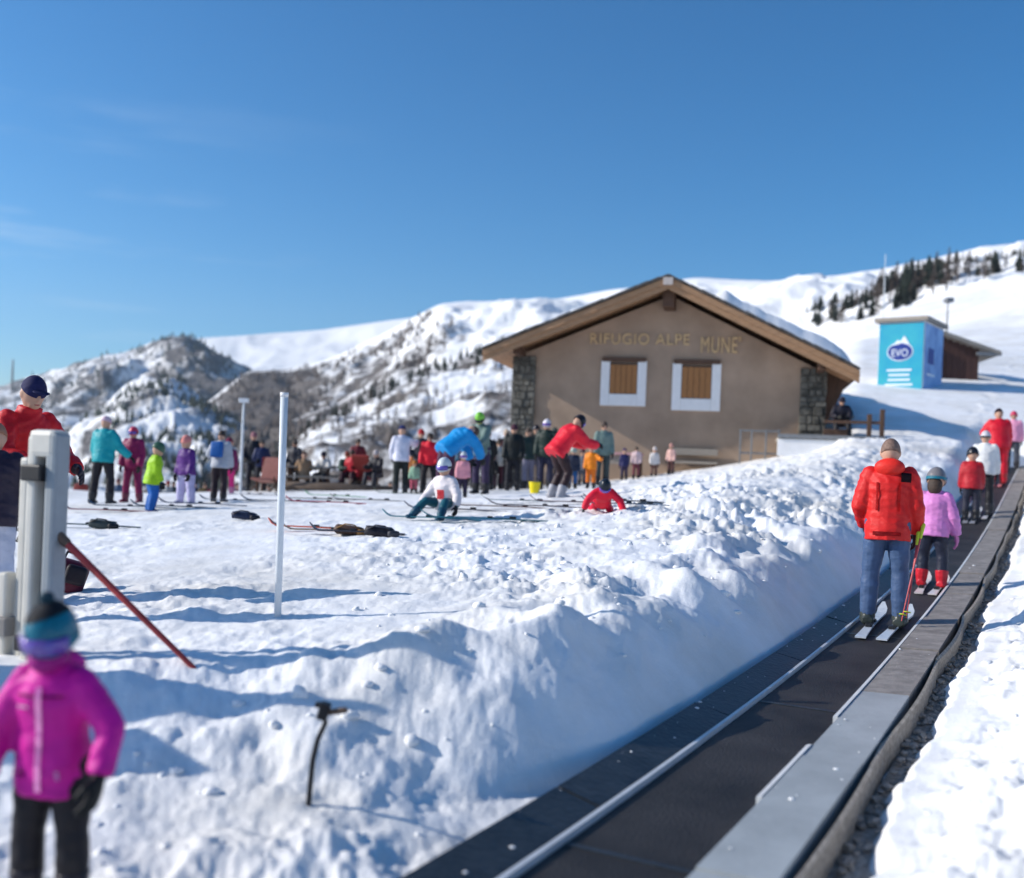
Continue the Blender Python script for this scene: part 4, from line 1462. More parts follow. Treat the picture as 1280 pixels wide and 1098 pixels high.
def ski_pole(label, p0, p1, col=(40, 40, 44), grip=(20, 20, 20), group='ski poles'):
    p0, p1 = Vector(p0), Vector(p1)
    root = empty('ski_pole', p0)
    tag(root, label, 'ski pole', group)
    d = p1 - p0
    bm = bmesh.new(); limb(bm, [(0, 0, 0), d * .5, d], [.005, .008, .009], 8); bm_out(bm, 'shaft', cloth(col, .35), root, True)
    bm = bmesh.new(); limb(bm, [d * .88, d * .95, d * 1.01], [.014, .017, .02], 8); bm_out(bm, 'grip', cloth(grip, .5), root, True)
    bm = bmesh.new(); a, b = frame_of(d); loft(bm, [(d * .06, a * .035, b * .035), (d * .066, a * .032, b * .032)], 12); bm_out(bm, 'basket', cloth(grip, .5), root, True)
    return root

# ------------------------------------------------------------------ gate, poles and stake at the left
gp = at(52, 818, 5.3); gp.z = float(ground_h(gp.x, gp.y)) - .15
gate = empty('gate_post', gp, R(-24))
tag(gate, 'lit cream and shaded grey aluminium gate post frame with black clamps beside the child', 'gate post')
M_CREAM_LIT = mat('lit_cream_metal', (.58, .56, .50), .45, .08, 5)  # aluminium with its warm sunlit tone put into the colour
M_GREY_SHADED = mat('shaded_grey_metal', (.27, .30, .32), .5, .12, 5, metal=.2)  # same aluminium, the shaded side's grey put into the colour
M_INNER = mat('inner_metal', (.20, .19, .18), .6, .15, 5)
gh = at(60, 541, 5.3).z - gp.z
def tube(name, x, y, w, d, z0, z1, m):
    bm = bmesh.new()
    g = .45 * min(w, d)
    addbox(bm, (x, y, (z0 + z1) / 2), (w, d, z1 - z0), None, 0, g * .6)
    return bm_out(bm, name, m, gate)
tube('front_tube', .060, 0, .072, .10, 0, gh, M_GREY_SHADED)
tube('lit_tube', -.070, -.01, .06, .085, 0, gh - .02, M_CREAM_LIT)
tube('web_panel', .0, .02, .085, .03, 0, gh - .05, M_INNER)
tube('top_cap', -.005, 0, .18, .11, gh - .13, gh + .015, M_CREAM_LIT)
for z in (.24, gh - .21): box('clamp', (-.045, -.035, z), (.14, .09, .085), M_BLACK, gate, None, .01)
tube('far_tube', -.20, .05, .06, .07, 0, gh * .90, M_CREAM_LIT)
tube('side_tube', -.29, .02, .06, .07, 0, gh * .44, M_CREAM_LIT)
box('clamp', (-.27, .0, .30), (.10, .09, .10), M_INNER, gate, None, .01)

b_ = hit_ground(240, 834); t_ = at(78, 674, b_.y + .12)
rp_ = empty('barrier_pole', b_)
tag(rp_, 'long red pole leaning from the gate post down into the snow', 'pole')
bm = bmesh.new(); d = t_ - b_
limb(bm, [-d * .06, d * .5, d * 1.02], [.013, .016, .021], 10); bm_out(bm, 'pole', M_REDP, rp_, True)
bm = bmesh.new(); limb(bm, [d * .97, d * 1.04], [.026, .026], 10); bm_out(bm, 'end_cap', M_ROCKBR, rp_, True)

b_ = hit_ground(347, 771); t_ = at(355.5, 492, b_.y - .05)
wp = empty('white_pole', b_)
tag(wp, 'tall plain white pole standing on the snow bank', 'pole')
bm = bmesh.new(); d = t_ - b_
limb(bm, [-d * .2, d * .5, d], [.023, .0235, .025], 14, (False, False)); bm_out(bm, 'pole', M_WHITEP, wp, True)
bm = bmesh.new(); limb(bm, [d * .985, d * 1.004], [.027, .027], 14, (False, False)); bm_out(bm, 'cap', M_WHITE, wp, True)

b_ = hit_ground(386, 1004, 2.5, 5)
stk = empty('bent_stake', b_)
tag(stk, 'bent black stake with a clamp head stuck in the front of the bank', 'stake')
q = lambda px, py: at(px, py, b_.y - .01) - b_
bm = bmesh.new()
limb(bm, [q(384, 1025), q(387, 990), q(391, 950), q(397, 925), q(407, 903)], [.011, .011, .011, .0105, .0105], 10); bm_out(bm, 'rod', M_BLACK, stk, True)
bm = bmesh.new(); addbox(bm, q(405, 889), (.042, .05, .07), Matrix.Rotation(.25, 3, 'Y'), 0, .008); bm_out(bm, 'clamp', M_BLACK, stk)
bm = bmesh.new(); limb(bm, [q(408, 891), q(431, 888)], [.012, .013], 10); bm_out(bm, 'handle', M_ROCKBR, stk, True)
bm = bmesh.new(); addbox(bm, q(399, 881), (.03, .03, .02), None, 0, .004); bm_out(bm, 'bolt', M_BLACK, stk)

# ------------------------------------------------------------------ the crowd
def lift_at(px, py, t=0.0):
    best = None
    for s in np.linspace(-2, 40, 2101):
        x, y = screen(lift_p(s, t))
        e = abs(y - py)
        if best is None or e < best[0]: best = (e, s)
    return best[1]
def hgt(p, py_foot, py_top): return (py_foot - py_top) * p.y / F

s_man = lift_at(1109, 786); p_man = lift_p(s_man, .0, .0)
LIFT_YAW = -math.degrees(LA)
WALK = P(lean=2)
# man in red
person('man in a red hooded jacket and blue jeans on the lift, seen from behind', p_man + Vector((0, 0, .035)), min(1.86, hgt(p_man, 785, 551)), -22,
       P(lean=3, aL=((-.24, -.06, -1), (.12, .75, -.75)), aR=((.22, -.04, -1), (.02, .45, -.9)), lL=((-.10, .04, -1), (-.03, -.06, -1)), lR=((.08, .05, -1), (.03, -.06, -1)), head=(4, 0)),
       (208, 32, 30), (66, 88, 122), (60, 66, 62), (60, 20, 22), ('hair', M_HAIRG), near=True, bulk=1.02, hem=.02, extras=[hood((222, 44, 34)),
       patch('shoulder_panel', (40, 22, 26), .085, .255, .05, .05, False), patch('back_panel', (196, 26, 26), -.055, .15, .012, .15, False), patch('back_panel', (196, 26, 26), .055, .15, .012, .15, False), patch('hem_band', (150, 18, 22), 0, -.045, .14, .02, False)], legbulk=1.0, boot_h=.025)
def lift_skis(who, p, L, col, w=.075):
    for sd, sx in (('left', -1), ('right', 1)):
        q_ = p + Vector((LN[0] * sx * w, LN[1] * sx * w, .006))
        ds = .3
        a0, a1 = lift_z(max(0, (q_.x - LO[0]) * LD[0] + (q_.y - LO[1]) * LD[1]) - ds), lift_z((q_.x - LO[0]) * LD[0] + (q_.y - LO[1]) * LD[1] + ds)
        ski('%s ski under %s' % (sd, who), q_, LIFT_YAW + sx * -1.5, L, col, None, pitch=math.atan2(float(a1 - a0), 2 * ds))
lift_skis('the man in red jacket and jeans on the lift', p_man, 1.55, (188, 196, 206), .105)
for k, (dx, c) in enumerate(((.0, (205, 215, 60)), (.05, (214, 90, 90)))):
    h0 = at(1148 + 6 * k, 668 - 10 * k, p_man.y - .08)
    h1 = at(1133 - 6 * k, 772 + 4 * k, p_man.y - .25)
    ski_pole(('lime gripped' if k == 0 else 'red shafted') + ' ski pole trailing from the right hand of the man in jeans', h1, h0, (200, 90, 90) if k else (170, 60, 70), (200, 214, 60), None)

s_g = lift_at(1170, 736); p_g = lift_p(s_g, .10)
person('girl in a pale pink jacket and grey helmet on the lift', p_g + Vector((0, 0, .035)), hgt(p_g, 735, 583) * 1.0, LIFT_YAW - 6,
       P(lean=6, aL=((-.35, .0, -1), (-.05, .6, -.8)), aR=((.35, -.05, -1), (.10, .35, -.9)), lL=((-.10, .12, -1), (-.03, -.1, -1)), lR=((.10, .12, -1), (.03, -.1, -1))),
       (206, 128, 190), (38, 42, 58), (200, 40, 52), (186, 110, 160), ('helmet', (120, 116, 118)), near=True, child=True, bulk=1.06, hair=M_HAIRB, goggles=(M_LENS, .15))
lift_skis('the girl in pink on the lift', p_g, 1.2, (214, 206, 204), .085)
s_r = lift_at(1203, 646); p_r = lift_p(lift_at(1205, 652), -.08)
person('child in a dark red jacket on the lift beyond the girl in pink', p_r + Vector((0, 0, .035)), 1.36, LIFT_YAW + 12,
       P(lean=4), (176, 32, 42), (44, 44, 58), (40, 40, 44), (30, 30, 30), ('helmet', (30, 32, 40)), near=False, child=True, bulk=1.08)
lift_skis('the child in dark red on the lift', p_r, 1.1, (150, 150, 156), .07)
p_w = lift_p(lift_at(1230, 645), .06)
person('person in a white jacket and black trousers on the lift', p_w + Vector((0, 0, .035)), hgt(p_w, 640, 536), LIFT_YAW,
       P(lean=5, aL=((-.4, .1, -1), (.2, .7, -.5))), (216, 216, 214), (26, 26, 32), (48, 48, 52), (40, 40, 44), ('helmet', (196, 192, 196)), bulk=1.05, goggles=(M_LENS, .1))
lift_skis('the person in a white jacket on the lift', p_w, 1.35, (200, 200, 204), .08)
p_a = lift_p(lift_at(1255, 606), -.02)
person('adult in a bright red ski suit high up on the lift', p_a + Vector((0, 0, .035)), hgt(p_a, 605, 511), LIFT_YAW + 20,
       P(lean=7, aL=((-.4, .4, -.8), (.5, .6, .2))), (206, 22, 44), (206, 22, 44), (180, 40, 46), (70, 68, 76), ('beanie', (40, 26, 34)), bulk=1.2, hem=.02, legbulk=1.15)
lift_skis('the adult in the red ski suit on the lift', p_a, 1.5, (210, 120, 120), .09)
p_p = lift_p(lift_at(1275, 588), .12)
person('person in a pale pink jacket cut by the right edge of the picture', p_p + Vector((0, 0, .03)), 1.62, LIFT_YAW, P(lean=4), (222, 150, 180), (60, 64, 74), (44, 44, 48), (30, 30, 30), ('helmet', (200, 60, 90)), bulk=1.05)

# child in the foreground
cx = at(66, 1000, 3.22)
cz_ = float(ground_h(cx.x, cx.y)) - .01
person('child in a magenta jacket with mirrored goggles and a teal helmet', Vector((cx.x, cx.y, cz_ - .02)), .995, 180 - 6,
       P(lean=5, aL=((-.75, .10, -.9), (-.02, .45, -.9)), aR=((.52, .10, -1), (.05, .30, -1)), lL=((-.10, .03, -1), (-.02, -.03, -1)), lR=((.10, .03, -1), (.02, -.03, -1)), head=(12, 6)),
       (206, 18, 150), (26, 24, 30), (40, 36, 44), (14, 16, 18), ('helmet', (16, 104, 126)), near=True, child=True, bulk=.98, hem=.03, goggles=(M_LENS, .02), legbulk=1.08, gaiter=(150, 14, 120),
       extras=[helmet_top((16, 20, 28), (26, 54, 66)), zip_front((226, 150, 214)), patch('pocket_zip', (222, 160, 214), -.060, -.01, .012, .028), patch('chest_tag', (230, 190, 224), .055, .20, .036, .010), hood((196, 40, 150)), patch('pocket_zip', (150, 10, 110), .062, -.01, .012, .028), patch('yoke_seam', (150, 10, 110), 0, .235, .15, .008)])

# people around the gate
p = at(-2, 560, 7.2); p.z = float(ground_h(p.x, p.y))
b_ = at(20, 700, 7.6); b_.z = float(ground_h(b_.x, b_.y))
person('person in a red jacket and navy cap leaning on the gate posts', b_, hgt(b_, 0, 0) + max(1.5, at(42, 473, 7.6).z - b_.z) * 1.02, 180 + 60,
       P(lean=10, aL=((-.35, .25, -.9), (.2, .8, -.3)), aR=((.30, .45, -.9), (-.3, .8, -.3)), head=(6, -10)), (196, 24, 32), (30, 30, 40), (40, 40, 44), (40, 30, 40), ('cap', (28, 30, 72)), near=True, bulk=.92)
b_ = at(6, 720, 6.6); b_.z = float(ground_h(b_.x, b_.y))
person('person in a dark plum jacket and pale trousers at the left edge beside the posts', b_ + Vector((-.10, 0, 0)), at(2, 548, 6.6).z - b_.z + .1, 20,
       P(lean=4), (44, 34, 50), (186, 190, 206), (60, 30, 44), (40, 40, 46), ('beanie', (150, 110, 90)), near=True, bulk=1.1)
bgp = hit_ground(86, 738)
bag = empty('backpack', bgp, R(20))
tag(bag, 'maroon and black backpack lying on the snow behind the gate post', 'backpack')
bm = bmesh.new(); addbox(bm, (0, 0, .11), (.26, .20, .26), Matrix.Rotation(.3, 3, 'Y'), 0, .06); bm_out(bm, 'bag', cloth((84, 24, 44)), bag, True)
bm = bmesh.new(); addbox(bm, (.05, -.10, .13), (.16, .08, .15), Matrix.Rotation(.3, 3, 'Y'), 0, .03); bm_out(bm, 'pocket', cloth((34, 28, 36)), bag, True)
bm = bmesh.new(); limb(bm, [(-.05, .05, .24), (-.02, .06, .30), (.06, .06, .28)], [.012, .012, .012], 6); bm_out(bm, 'strap', cloth((30, 28, 30)), bag, True)

def stand(label, px, pyf, pyt, face, pose=STAND, **k):
    p = hit_ground(px, pyf, 3, 48)
    H = k.pop('H', None) or max(.8, min(1.95, hgt(p, pyf, pyt)))
    return person(label, p - Vector((0, 0, .015)), H, face, pose, **k)

def rim(px, Y):
    p = at(px, 600, Y); p.z = float(ground_h(p.x, p.y)); return p
ASK = P(aL=((-.25, .05, -1), (.1, .7, -.5)), aR=((.25, .05, -1), (-.1, .7, -.5)))
HIPS = P(aL=((-.75, -.1, -.7), (.6, .3, -.7)), aR=((.75, -.1, -.7), (-.6, .3, -.7)))
LOOK = P(lean=12, head=(12, 15))
stand('adult in a turquoise ski jacket and black trousers seen from behind', 127, 629, 519, -12, P(aR=((.45, .2, -.9), (.5, .5, -.6)), lL=((-.16, -.02, -1), (-.06, -.1, -1)), lR=((.16, .05, -1), (.06, -.1, -1))), jacket=(8, 152, 160), trousers=(26, 22, 30), head=('beanie', (206, 176, 190)), bulk=1.1)
stand('person in a maroon ski suit with a pink helmet beside the turquoise jacket', 165, 628, 533, 170, P(lL=((-.12, .05, -1), (-.08, -.1, -1)), lR=((.14, .02, -1), (.1, -.1, -1))), jacket=(134, 18, 78), trousers=(124, 16, 72), head=('helmet', (206, 60, 88)), goggles=(M_LENS, .05), bulk=1.1, boots=(110, 50, 70))
stand('child in a lime green jacket and bright blue trousers', 189, 639, 549, -60, P(lean=8, lL=((-.05, .1, -1), (-.03, -.2, -1)), lR=((.05, .1, -1), (.03, -.2, -1))), jacket=(150, 196, 20), trousers=(14, 88, 164), boots=(16, 70, 120), head=('helmet', (60, 90, 70)), child=True, bulk=1.2, legbulk=1.35, hem=.03)
stand('child in a purple jacket and lavender trousers with a salmon hat', 232, 629, 541, 150, P(lL=((-.2, .05, -1), (-.1, -.05, -1)), lR=((.2, .05, -1), (.1, -.05, -1))), jacket=(78, 30, 112), trousers=(178, 172, 206), boots=(150, 150, 170), head=('beanie', (206, 130, 124)), child=True, bulk=1.12, legbulk=1.3)
stand('person in an olive brown coat behind the purple jacket', 256, 614, 528, 200, ASK, jacket=(92, 76, 44), trousers=(72, 52, 40), head=('hair', M_HAIRB))
stand('person wearing a blue backpack over a pale grey jacket and dark trousers', 273, 627, 537, -8, P(aL=((-.5, .2, -.8), (.2, .8, -.2))), jacket=(168, 172, 180), trousers=(36, 22, 32), head=('hair', M_HAIRB), extras=[backpack((24, 88, 158))], bulk=1.1)
stand('child in magenta trousers and plum jacket just behind the blue backpack', 284, 618, 545, 10, jacket=(110, 30, 78), trousers=(214, 40, 118), boots=(190, 120, 150), head=('beanie', (110, 30, 60)), child=True)
stand('tall person in a black ski outfit beside the white marker post', 315, 614, 534, 185, ASK, jacket=(24, 26, 36), trousers=(28, 28, 40), head=('beanie', (150, 104, 112)), bulk=1.12)
stand('person in a brown fleece and black waistcoat right of the person in black', 337, 607, 543, 160, HIPS, jacket=(46, 36, 34), trousers=(52, 30, 30), head=('hair', M_HAIRB))
# middle group
stand('person in a white ski jacket and navy hat with black trousers', 500, 617, 531, 15, P(aL=((-.2, .1, -1), (.1, .5, -.7)), aR=((.5, .5, -.3), (.3, .8, .3))), jacket=(206, 206, 220), trousers=(22, 28, 26), head=('beanie', (34, 44, 92)), bulk=1.05)
stand('person in a bright red jacket and black trousers at the rear of the play area', 535, 616, 540, 175, P(lL=((-.15, 0, -1), (-.05, 0, -1)), lR=((.15, 0, -1), (.05, 0, -1))), jacket=(218, 22, 46), trousers=(22, 18, 24), head=('hair', M_HAIRB))
stand('adult in a sky blue jacket bending over a small child', 556, 622, 530, -58, P(lean=50, aL=((-.1, .6, -.9), (.1, .5, -.9)), aR=((.1, .7, -.8), (-.1, .5, -.9)), lL=((-.1, -.1, -1), (-.05, .0, -1)), lR=((.1, .05, -1), (.05, -.1, -1)), head=(20, 0)), H=1.86, jacket=(14, 140, 206), trousers=(66, 34, 62), head=('hair', M_HAIRB), bulk=1.22)
stand('adult with a lime green helmet and grey jacket reaching down beside the blue jacket', 600, 617, 520, 150, P(lean=10, aL=((-.1, .6, -.8), (.1, .8, -.5)), aR=((.2, .3, -.9), (-.2, .9, -.4)), head=(22, 20)), jacket=(96, 118, 112), trousers=(48, 36, 66), head=('helmet', (126, 196, 70)), goggles=(M_BLACK, .05), H=1.86)
stand('small child in a pink and white jacket between the two bending adults', 577, 622, 563, 190, jacket=(222, 150, 160), trousers=(44, 36, 62), head=('helmet', (205, 210, 208)), child=True, goggles=(M_LENS, .05))
stand('person in black with a hood right of the lime green helmet', 608, 613, 537, 20, ASK, jacket=(26, 26, 28), trousers=(30, 30, 34), head=('beanie', (24, 24, 26)))
stand('person in a cream fleece and maroon trousers behind the people in black', 621, 612, 548, 200, HIPS, jacket=(196, 190, 180), trousers=(70, 26, 42), head=('hair', M_HAIRB))
stand('tall person in a black coat standing before the left stone pier', 640, 613, 530, 175, P(), jacket=(22, 26, 26), trousers=(26, 26, 34), head=('beanie', (72, 40, 54)), bulk=1.06)
stand('person in a dark green jacket leaning on a grey pack near the stone pier', 659, 611, 534, 40, ASK, jacket=(34, 52, 48), trousers=(120, 118, 136), head=('hair', M_HAIRB))
stand('person with a white helmet and dark green jacket beside the hut wall', 681, 612, 524, 165, P(aL=((-.5, .3, -.6), (.2, .6, .3))), jacket=(28, 44, 38), trousers=(34, 34, 58), head=('helmet', (214, 208, 214)), goggles=(M_LENS, .1), bulk=1.1)
stand('adult in a scarlet jacket and black helmet crouching forward in the middle', 694, 622, 545, -62, P(lean=38, aL=((-.1, .7, -.7), (.1, .9, -.1)), aR=((.1, .7, -.7), (-.1, .9, -.1)), lL=((-.15, .45, -1), (-.05, -.45, -1)), lR=((.15, .45, -1), (.05, -.45, -1)), head=(-10, 0)), H=1.74, jacket=(222, 30, 50), trousers=(44, 26, 30), head=('helmet', (34, 30, 34)), goggles=(M_LENS, .1), boots=(150, 150, 156), bulk=1.15)
stand('child in blue trousers standing behind the scarlet jacket', 715, 611, 556, 185, jacket=(34, 40, 60), trousers=(30, 84, 138), head=('helmet', (150, 160, 150)), child=True)
stand('child in an orange jacket with dark hair near the hut', 738, 610, 553, 165, P(aL=((-.6, .3, -.4), (-.2, .8, .2))), jacket=(226, 128, 20), trousers=(214, 110, 24), head=('beanie', (66, 30, 36)), child=True, bulk=1.1)
stand('person in a grey green jacket right of the orange child', 752, 606, 555, 190, jacket=(104, 124, 118), trousers=(56, 66, 66), head=('hair', M_HAIRB), H=1.55)
def behind(label, px, pyt, Y, H, face, pose=STAND, **k):
    tp = at(px, pyt, Y)
    g = float(ground_h(tp.x, tp.y))
    return person(label, Vector((tp.x, tp.y, max(g, tp.z - H) if tp.z - H > g + .05 else g)), max(.9, min(1.9, tp.z - g)), face, pose, **k)
behind('child in a navy jacket at the pink stall', 781, 570, 28.2, 1.3, 10, jacket=(40, 40, 84), trousers=(50, 40, 70), head=('beanie', (60, 50, 90)), child=True)
behind('person in a pale pink jacket at the right end of the pink stall', 796, 563, 28.4, 1.4, 170, jacket=(214, 186, 186), trousers=(120, 60, 70), head=('hair', M_HAIRB))
behind('child in a white jacket by the hut wall right of the stall', 818, 571, 29.0, 1.2, 185, jacket=(216, 210, 206), trousers=(110, 80, 74), head=('beanie', (200, 190, 186)), child=True)
behind('child in a rose jacket beside the white jacket at the hut wall', 839, 574, 29.2, 1.2, 150, jacket=(214, 170, 160), trousers=(90, 60, 60), head=('beanie', (190, 140, 130)), child=True)
stand('person in a dark plum jacket partly hidden behind the lime green helmet', 586, 611, 541, 30, ASK, jacket=(56, 30, 50), trousers=(34, 30, 44), head=('beanie', (34, 30, 40)))
stand('person in a charcoal jacket and pale hat behind the black coat', 630, 609, 536, 200, HIPS, jacket=(54, 56, 58), trousers=(40, 40, 46), head=('beanie', (180, 160, 140)))
stand('person in a black jacket and grey trousers between the pier and the white helmet', 668, 609, 531, 10, ASK, jacket=(28, 30, 30), trousers=(92, 90, 104), head=('helmet', (40, 36, 44)))
stand('small child in a mint jacket at the feet of the red jacket', 517, 616, 574, 180, jacket=(150, 190, 160), trousers=(190, 90, 110), head=('beanie', (176, 120, 60)), child=True)
stand('child in a brown orange jacket behind the white ski jacket', 514, 611, 560, 160, jacket=(176, 104, 52), trousers=(90, 40, 54), head=('beanie', (60, 40, 40)), child=True)
stand('person in a plum jacket between the black outfit and the blue backpack', 298, 612, 541, 30, ASK, jacket=(88, 34, 66), trousers=(40, 34, 44), head=('beanie', (60, 30, 50)))
stand('person in a dark navy coat just behind the purple jacket', 243, 611, 534, 10, HIPS, jacket=(36, 42, 66), trousers=(30, 30, 38), head=('hair', M_HAIRB))
stand('person in a slate blue jacket at the rear between turquoise and maroon', 148, 611, 538, 190, ASK, jacket=(66, 84, 110), trousers=(44, 44, 54), head=('beanie', (90, 40, 50)))
stand('person in a rust red jacket at the rear left of the turquoise jacket', 101, 612, 545, 20, jacket=(140, 52, 44), trousers=(50, 36, 44), head=('hair', M_HAIRB))
stand('person in a grey jacket at the rear right of the lime green child', 211, 610, 540, 160, jacket=(110, 116, 124), trousers=(46, 50, 60), head=('beanie', (150, 60, 60)))
stand('person in a dark teal jacket behind the white ski jacket', 488, 609, 540, 20, jacket=(28, 62, 70), trousers=(36, 36, 44), head=('hair', M_HAIRB))
stand('person in a black fleece at the rear right of the bright red jacket', 547, 609, 536, 200, ASK, jacket=(30, 32, 38), trousers=(56, 50, 60), head=('beanie', (120, 130, 140)))
stand('person in a khaki jacket at the rear just left of the stone pier', 650, 608, 538, 150, HIPS, jacket=(92, 88, 64), trousers=(48, 44, 48), head=('hair', M_HAIRB))
stand('child in a violet jacket between the scarlet jacket and the white helmet', 704, 608, 560, 30, jacket=(96, 60, 130), trousers=(40, 40, 60), head=('helmet', (60, 60, 70)), child=True)
stand('child in a dark pink suit left of the picnic tables', 352, 606, 560, 170, jacket=(180, 60, 90), trousers=(120, 40, 60), head=('beanie', (70, 40, 50)), child=True)
stand('person in a charcoal ski suit with a red hat between white jacket and blue jacket', 524, 613, 536, 185, HIPS, jacket=(48, 48, 56), trousers=(40, 40, 48), head=('beanie', (170, 40, 44)))
stand('person in a petrol blue jacket half hidden behind the sky blue jacket', 575, 610, 538, 15, jacket=(28, 78, 104), trousers=(40, 36, 50), head=('beanie', (40, 40, 50)))
stand('child in a black jacket holding on beside the cream fleece', 615, 612, 566, 170, jacket=(32, 32, 36), trousers=(60, 40, 56), head=('helmet', (120, 40, 50)), child=True)
stand('person in a dark maroon jacket right beside the black coat at the pier', 633, 611, 540, 30, ASK, jacket=(78, 26, 36), trousers=(38, 36, 44), head=('hair', M_HAIRB))
stand('person in a black puffer jacket behind the scarlet jacket', 690, 608, 534, 200, ASK, jacket=(30, 30, 36), trousers=(44, 44, 54), head=('beanie', (60, 70, 66)))
stand('child in a grey suit behind the orange child', 727, 606, 560, 10, jacket=(120, 120, 126), trousers=(80, 80, 90), head=('helmet', (70, 40, 44)), child=True)
stand('person in a dark green coat between the lime green child and the purple child', 217, 614, 536, 30, ASK, jacket=(40, 58, 48), trousers=(44, 40, 44), head=('hair', M_HAIRB))
stand('person in a dark red jacket at the rear behind the blue backpack', 266, 609, 533, 190, jacket=(110, 34, 44), trousers=(44, 40, 50), head=('beanie', (50, 50, 60)))
stand('child in a yellow ochre jacket at the rear left of the person in black', 305, 610, 562, 160, jacket=(178, 140, 50), trousers=(60, 50, 60), head=('helmet', (80, 80, 90)), child=True)
# fallen and sitting children
kn = P(lean=-8, aL=((-.6, -.3, -.7), (-.3, -.3, -.9)), aR=((.6, .3, -.5), (.3, .5, -.6)), lL=((-.25, .95, .10), (-.1, .6, -.75)), lR=((.25, .95, .15), (.1, .7, -.7)))
stand('child in a white and red bib sitting on the snow with teal trousers', 556, 648, 575, 150, P(lean=6, aL=((-.5, .1, -.8), (-.2, .4, -.8)), aR=((.5, .2, -.8), (.2, .6, -.6)), lL=((-.35, .9, .15), (-.2, .7, -.7)), lR=((.35, .9, .15), (.3, .7, -.7))), H=1.22, jacket=(224, 214, 214), trousers=(20, 84, 98), boots=(30, 70, 90), head=('helmet', (196, 204, 206)), child=True, goggles=(M_LENS, .05), extras=[patch('bib_print', (220, 60, 72), 0, .12, .09, .10)], bulk=1.1)
stand('child in a red suit and black helmet propped up on the snow', 752, 642, 606, 180, P(lean=62, aL=((-.8, .25, -.75), (-.35, .25, -.9)), aR=((.8, .25, -.75), (.35, .25, -.9)), lL=((-.3, -.75, -.6), (-.2, -1, .05)), lR=((.3, -.75, -.6), (.2, -1, .05)), head=(-35, 0)), H=1.0, jacket=(216, 20, 52), trousers=(206, 20, 56), boots=(226, 150, 176), head=('helmet', (26, 34, 44)), child=True, goggles=(M_LENS, .05), bulk=1.1)
p = rim(441, 32.6)
person('person in a red coat seated at the far edge of the play area', p, 1.7, 160, P(lean=8, lL=((-.2, .95, .0), (-.05, .1, -1)), lR=((.2, .95, .0), (.05, .1, -1))), jacket=(190, 36, 50), trousers=(60, 30, 40), head=('hair', M_HAIRB))
b_ = tl(1050, 547, 1.1); b_ = ter.matrix_basis @ b_ if False else hut_world(*(lambda xz: (xz[0], 1.0, xz[1]))(hut_hit(1050, 547, 1.0)))
person('person in black sitting on the terrace beside the hut corner', b_ + Vector((0, 0, -.05)), 1.6, 170, P(lean=14, aL=((-.3, .3, -.8), (.4, .8, -.1)), aR=((.3, .3, -.8), (-.4, .8, -.1)), lL=((-.2, .95, .0), (-.05, .1, -1)), lR=((.2, .95, .0), (.05, .1, -1))), (30, 28, 40), (26, 26, 34), (30, 30, 34), (20, 20, 20), ('beanie', (34, 30, 44)), bulk=1.2)
# yellow bucket
bk = hit_ground(668, 617)
bu = empty('bucket', bk); bu.scale = (.72, .72, .72)
tag(bu, 'bright yellow bucket on the snow left of the scarlet jacket', 'bucket')
bm = bmesh.new(); X_, Y_ = Vector((1, 0, 0)), Vector((0, 1, 0))
loft(bm, [(Vector((0, 0, z)), X_ * r, Y_ * r) for z, r in ((0, .13), (.02, .135), (.32, .175), (.34, .185), (.33, .165), (.06, .12))], 20); bm_out(bm, 'pail', cloth((226, 206, 20), .4), bu, True)
bm = bmesh.new(); limb(bm, [(-.17, 0, .33), (-.1, 0, .45), (.1, 0, .45), (.17, 0, .33)], [.008] * 4, 6); bm_out(bm, 'handle', M_BLACK, bu, True)

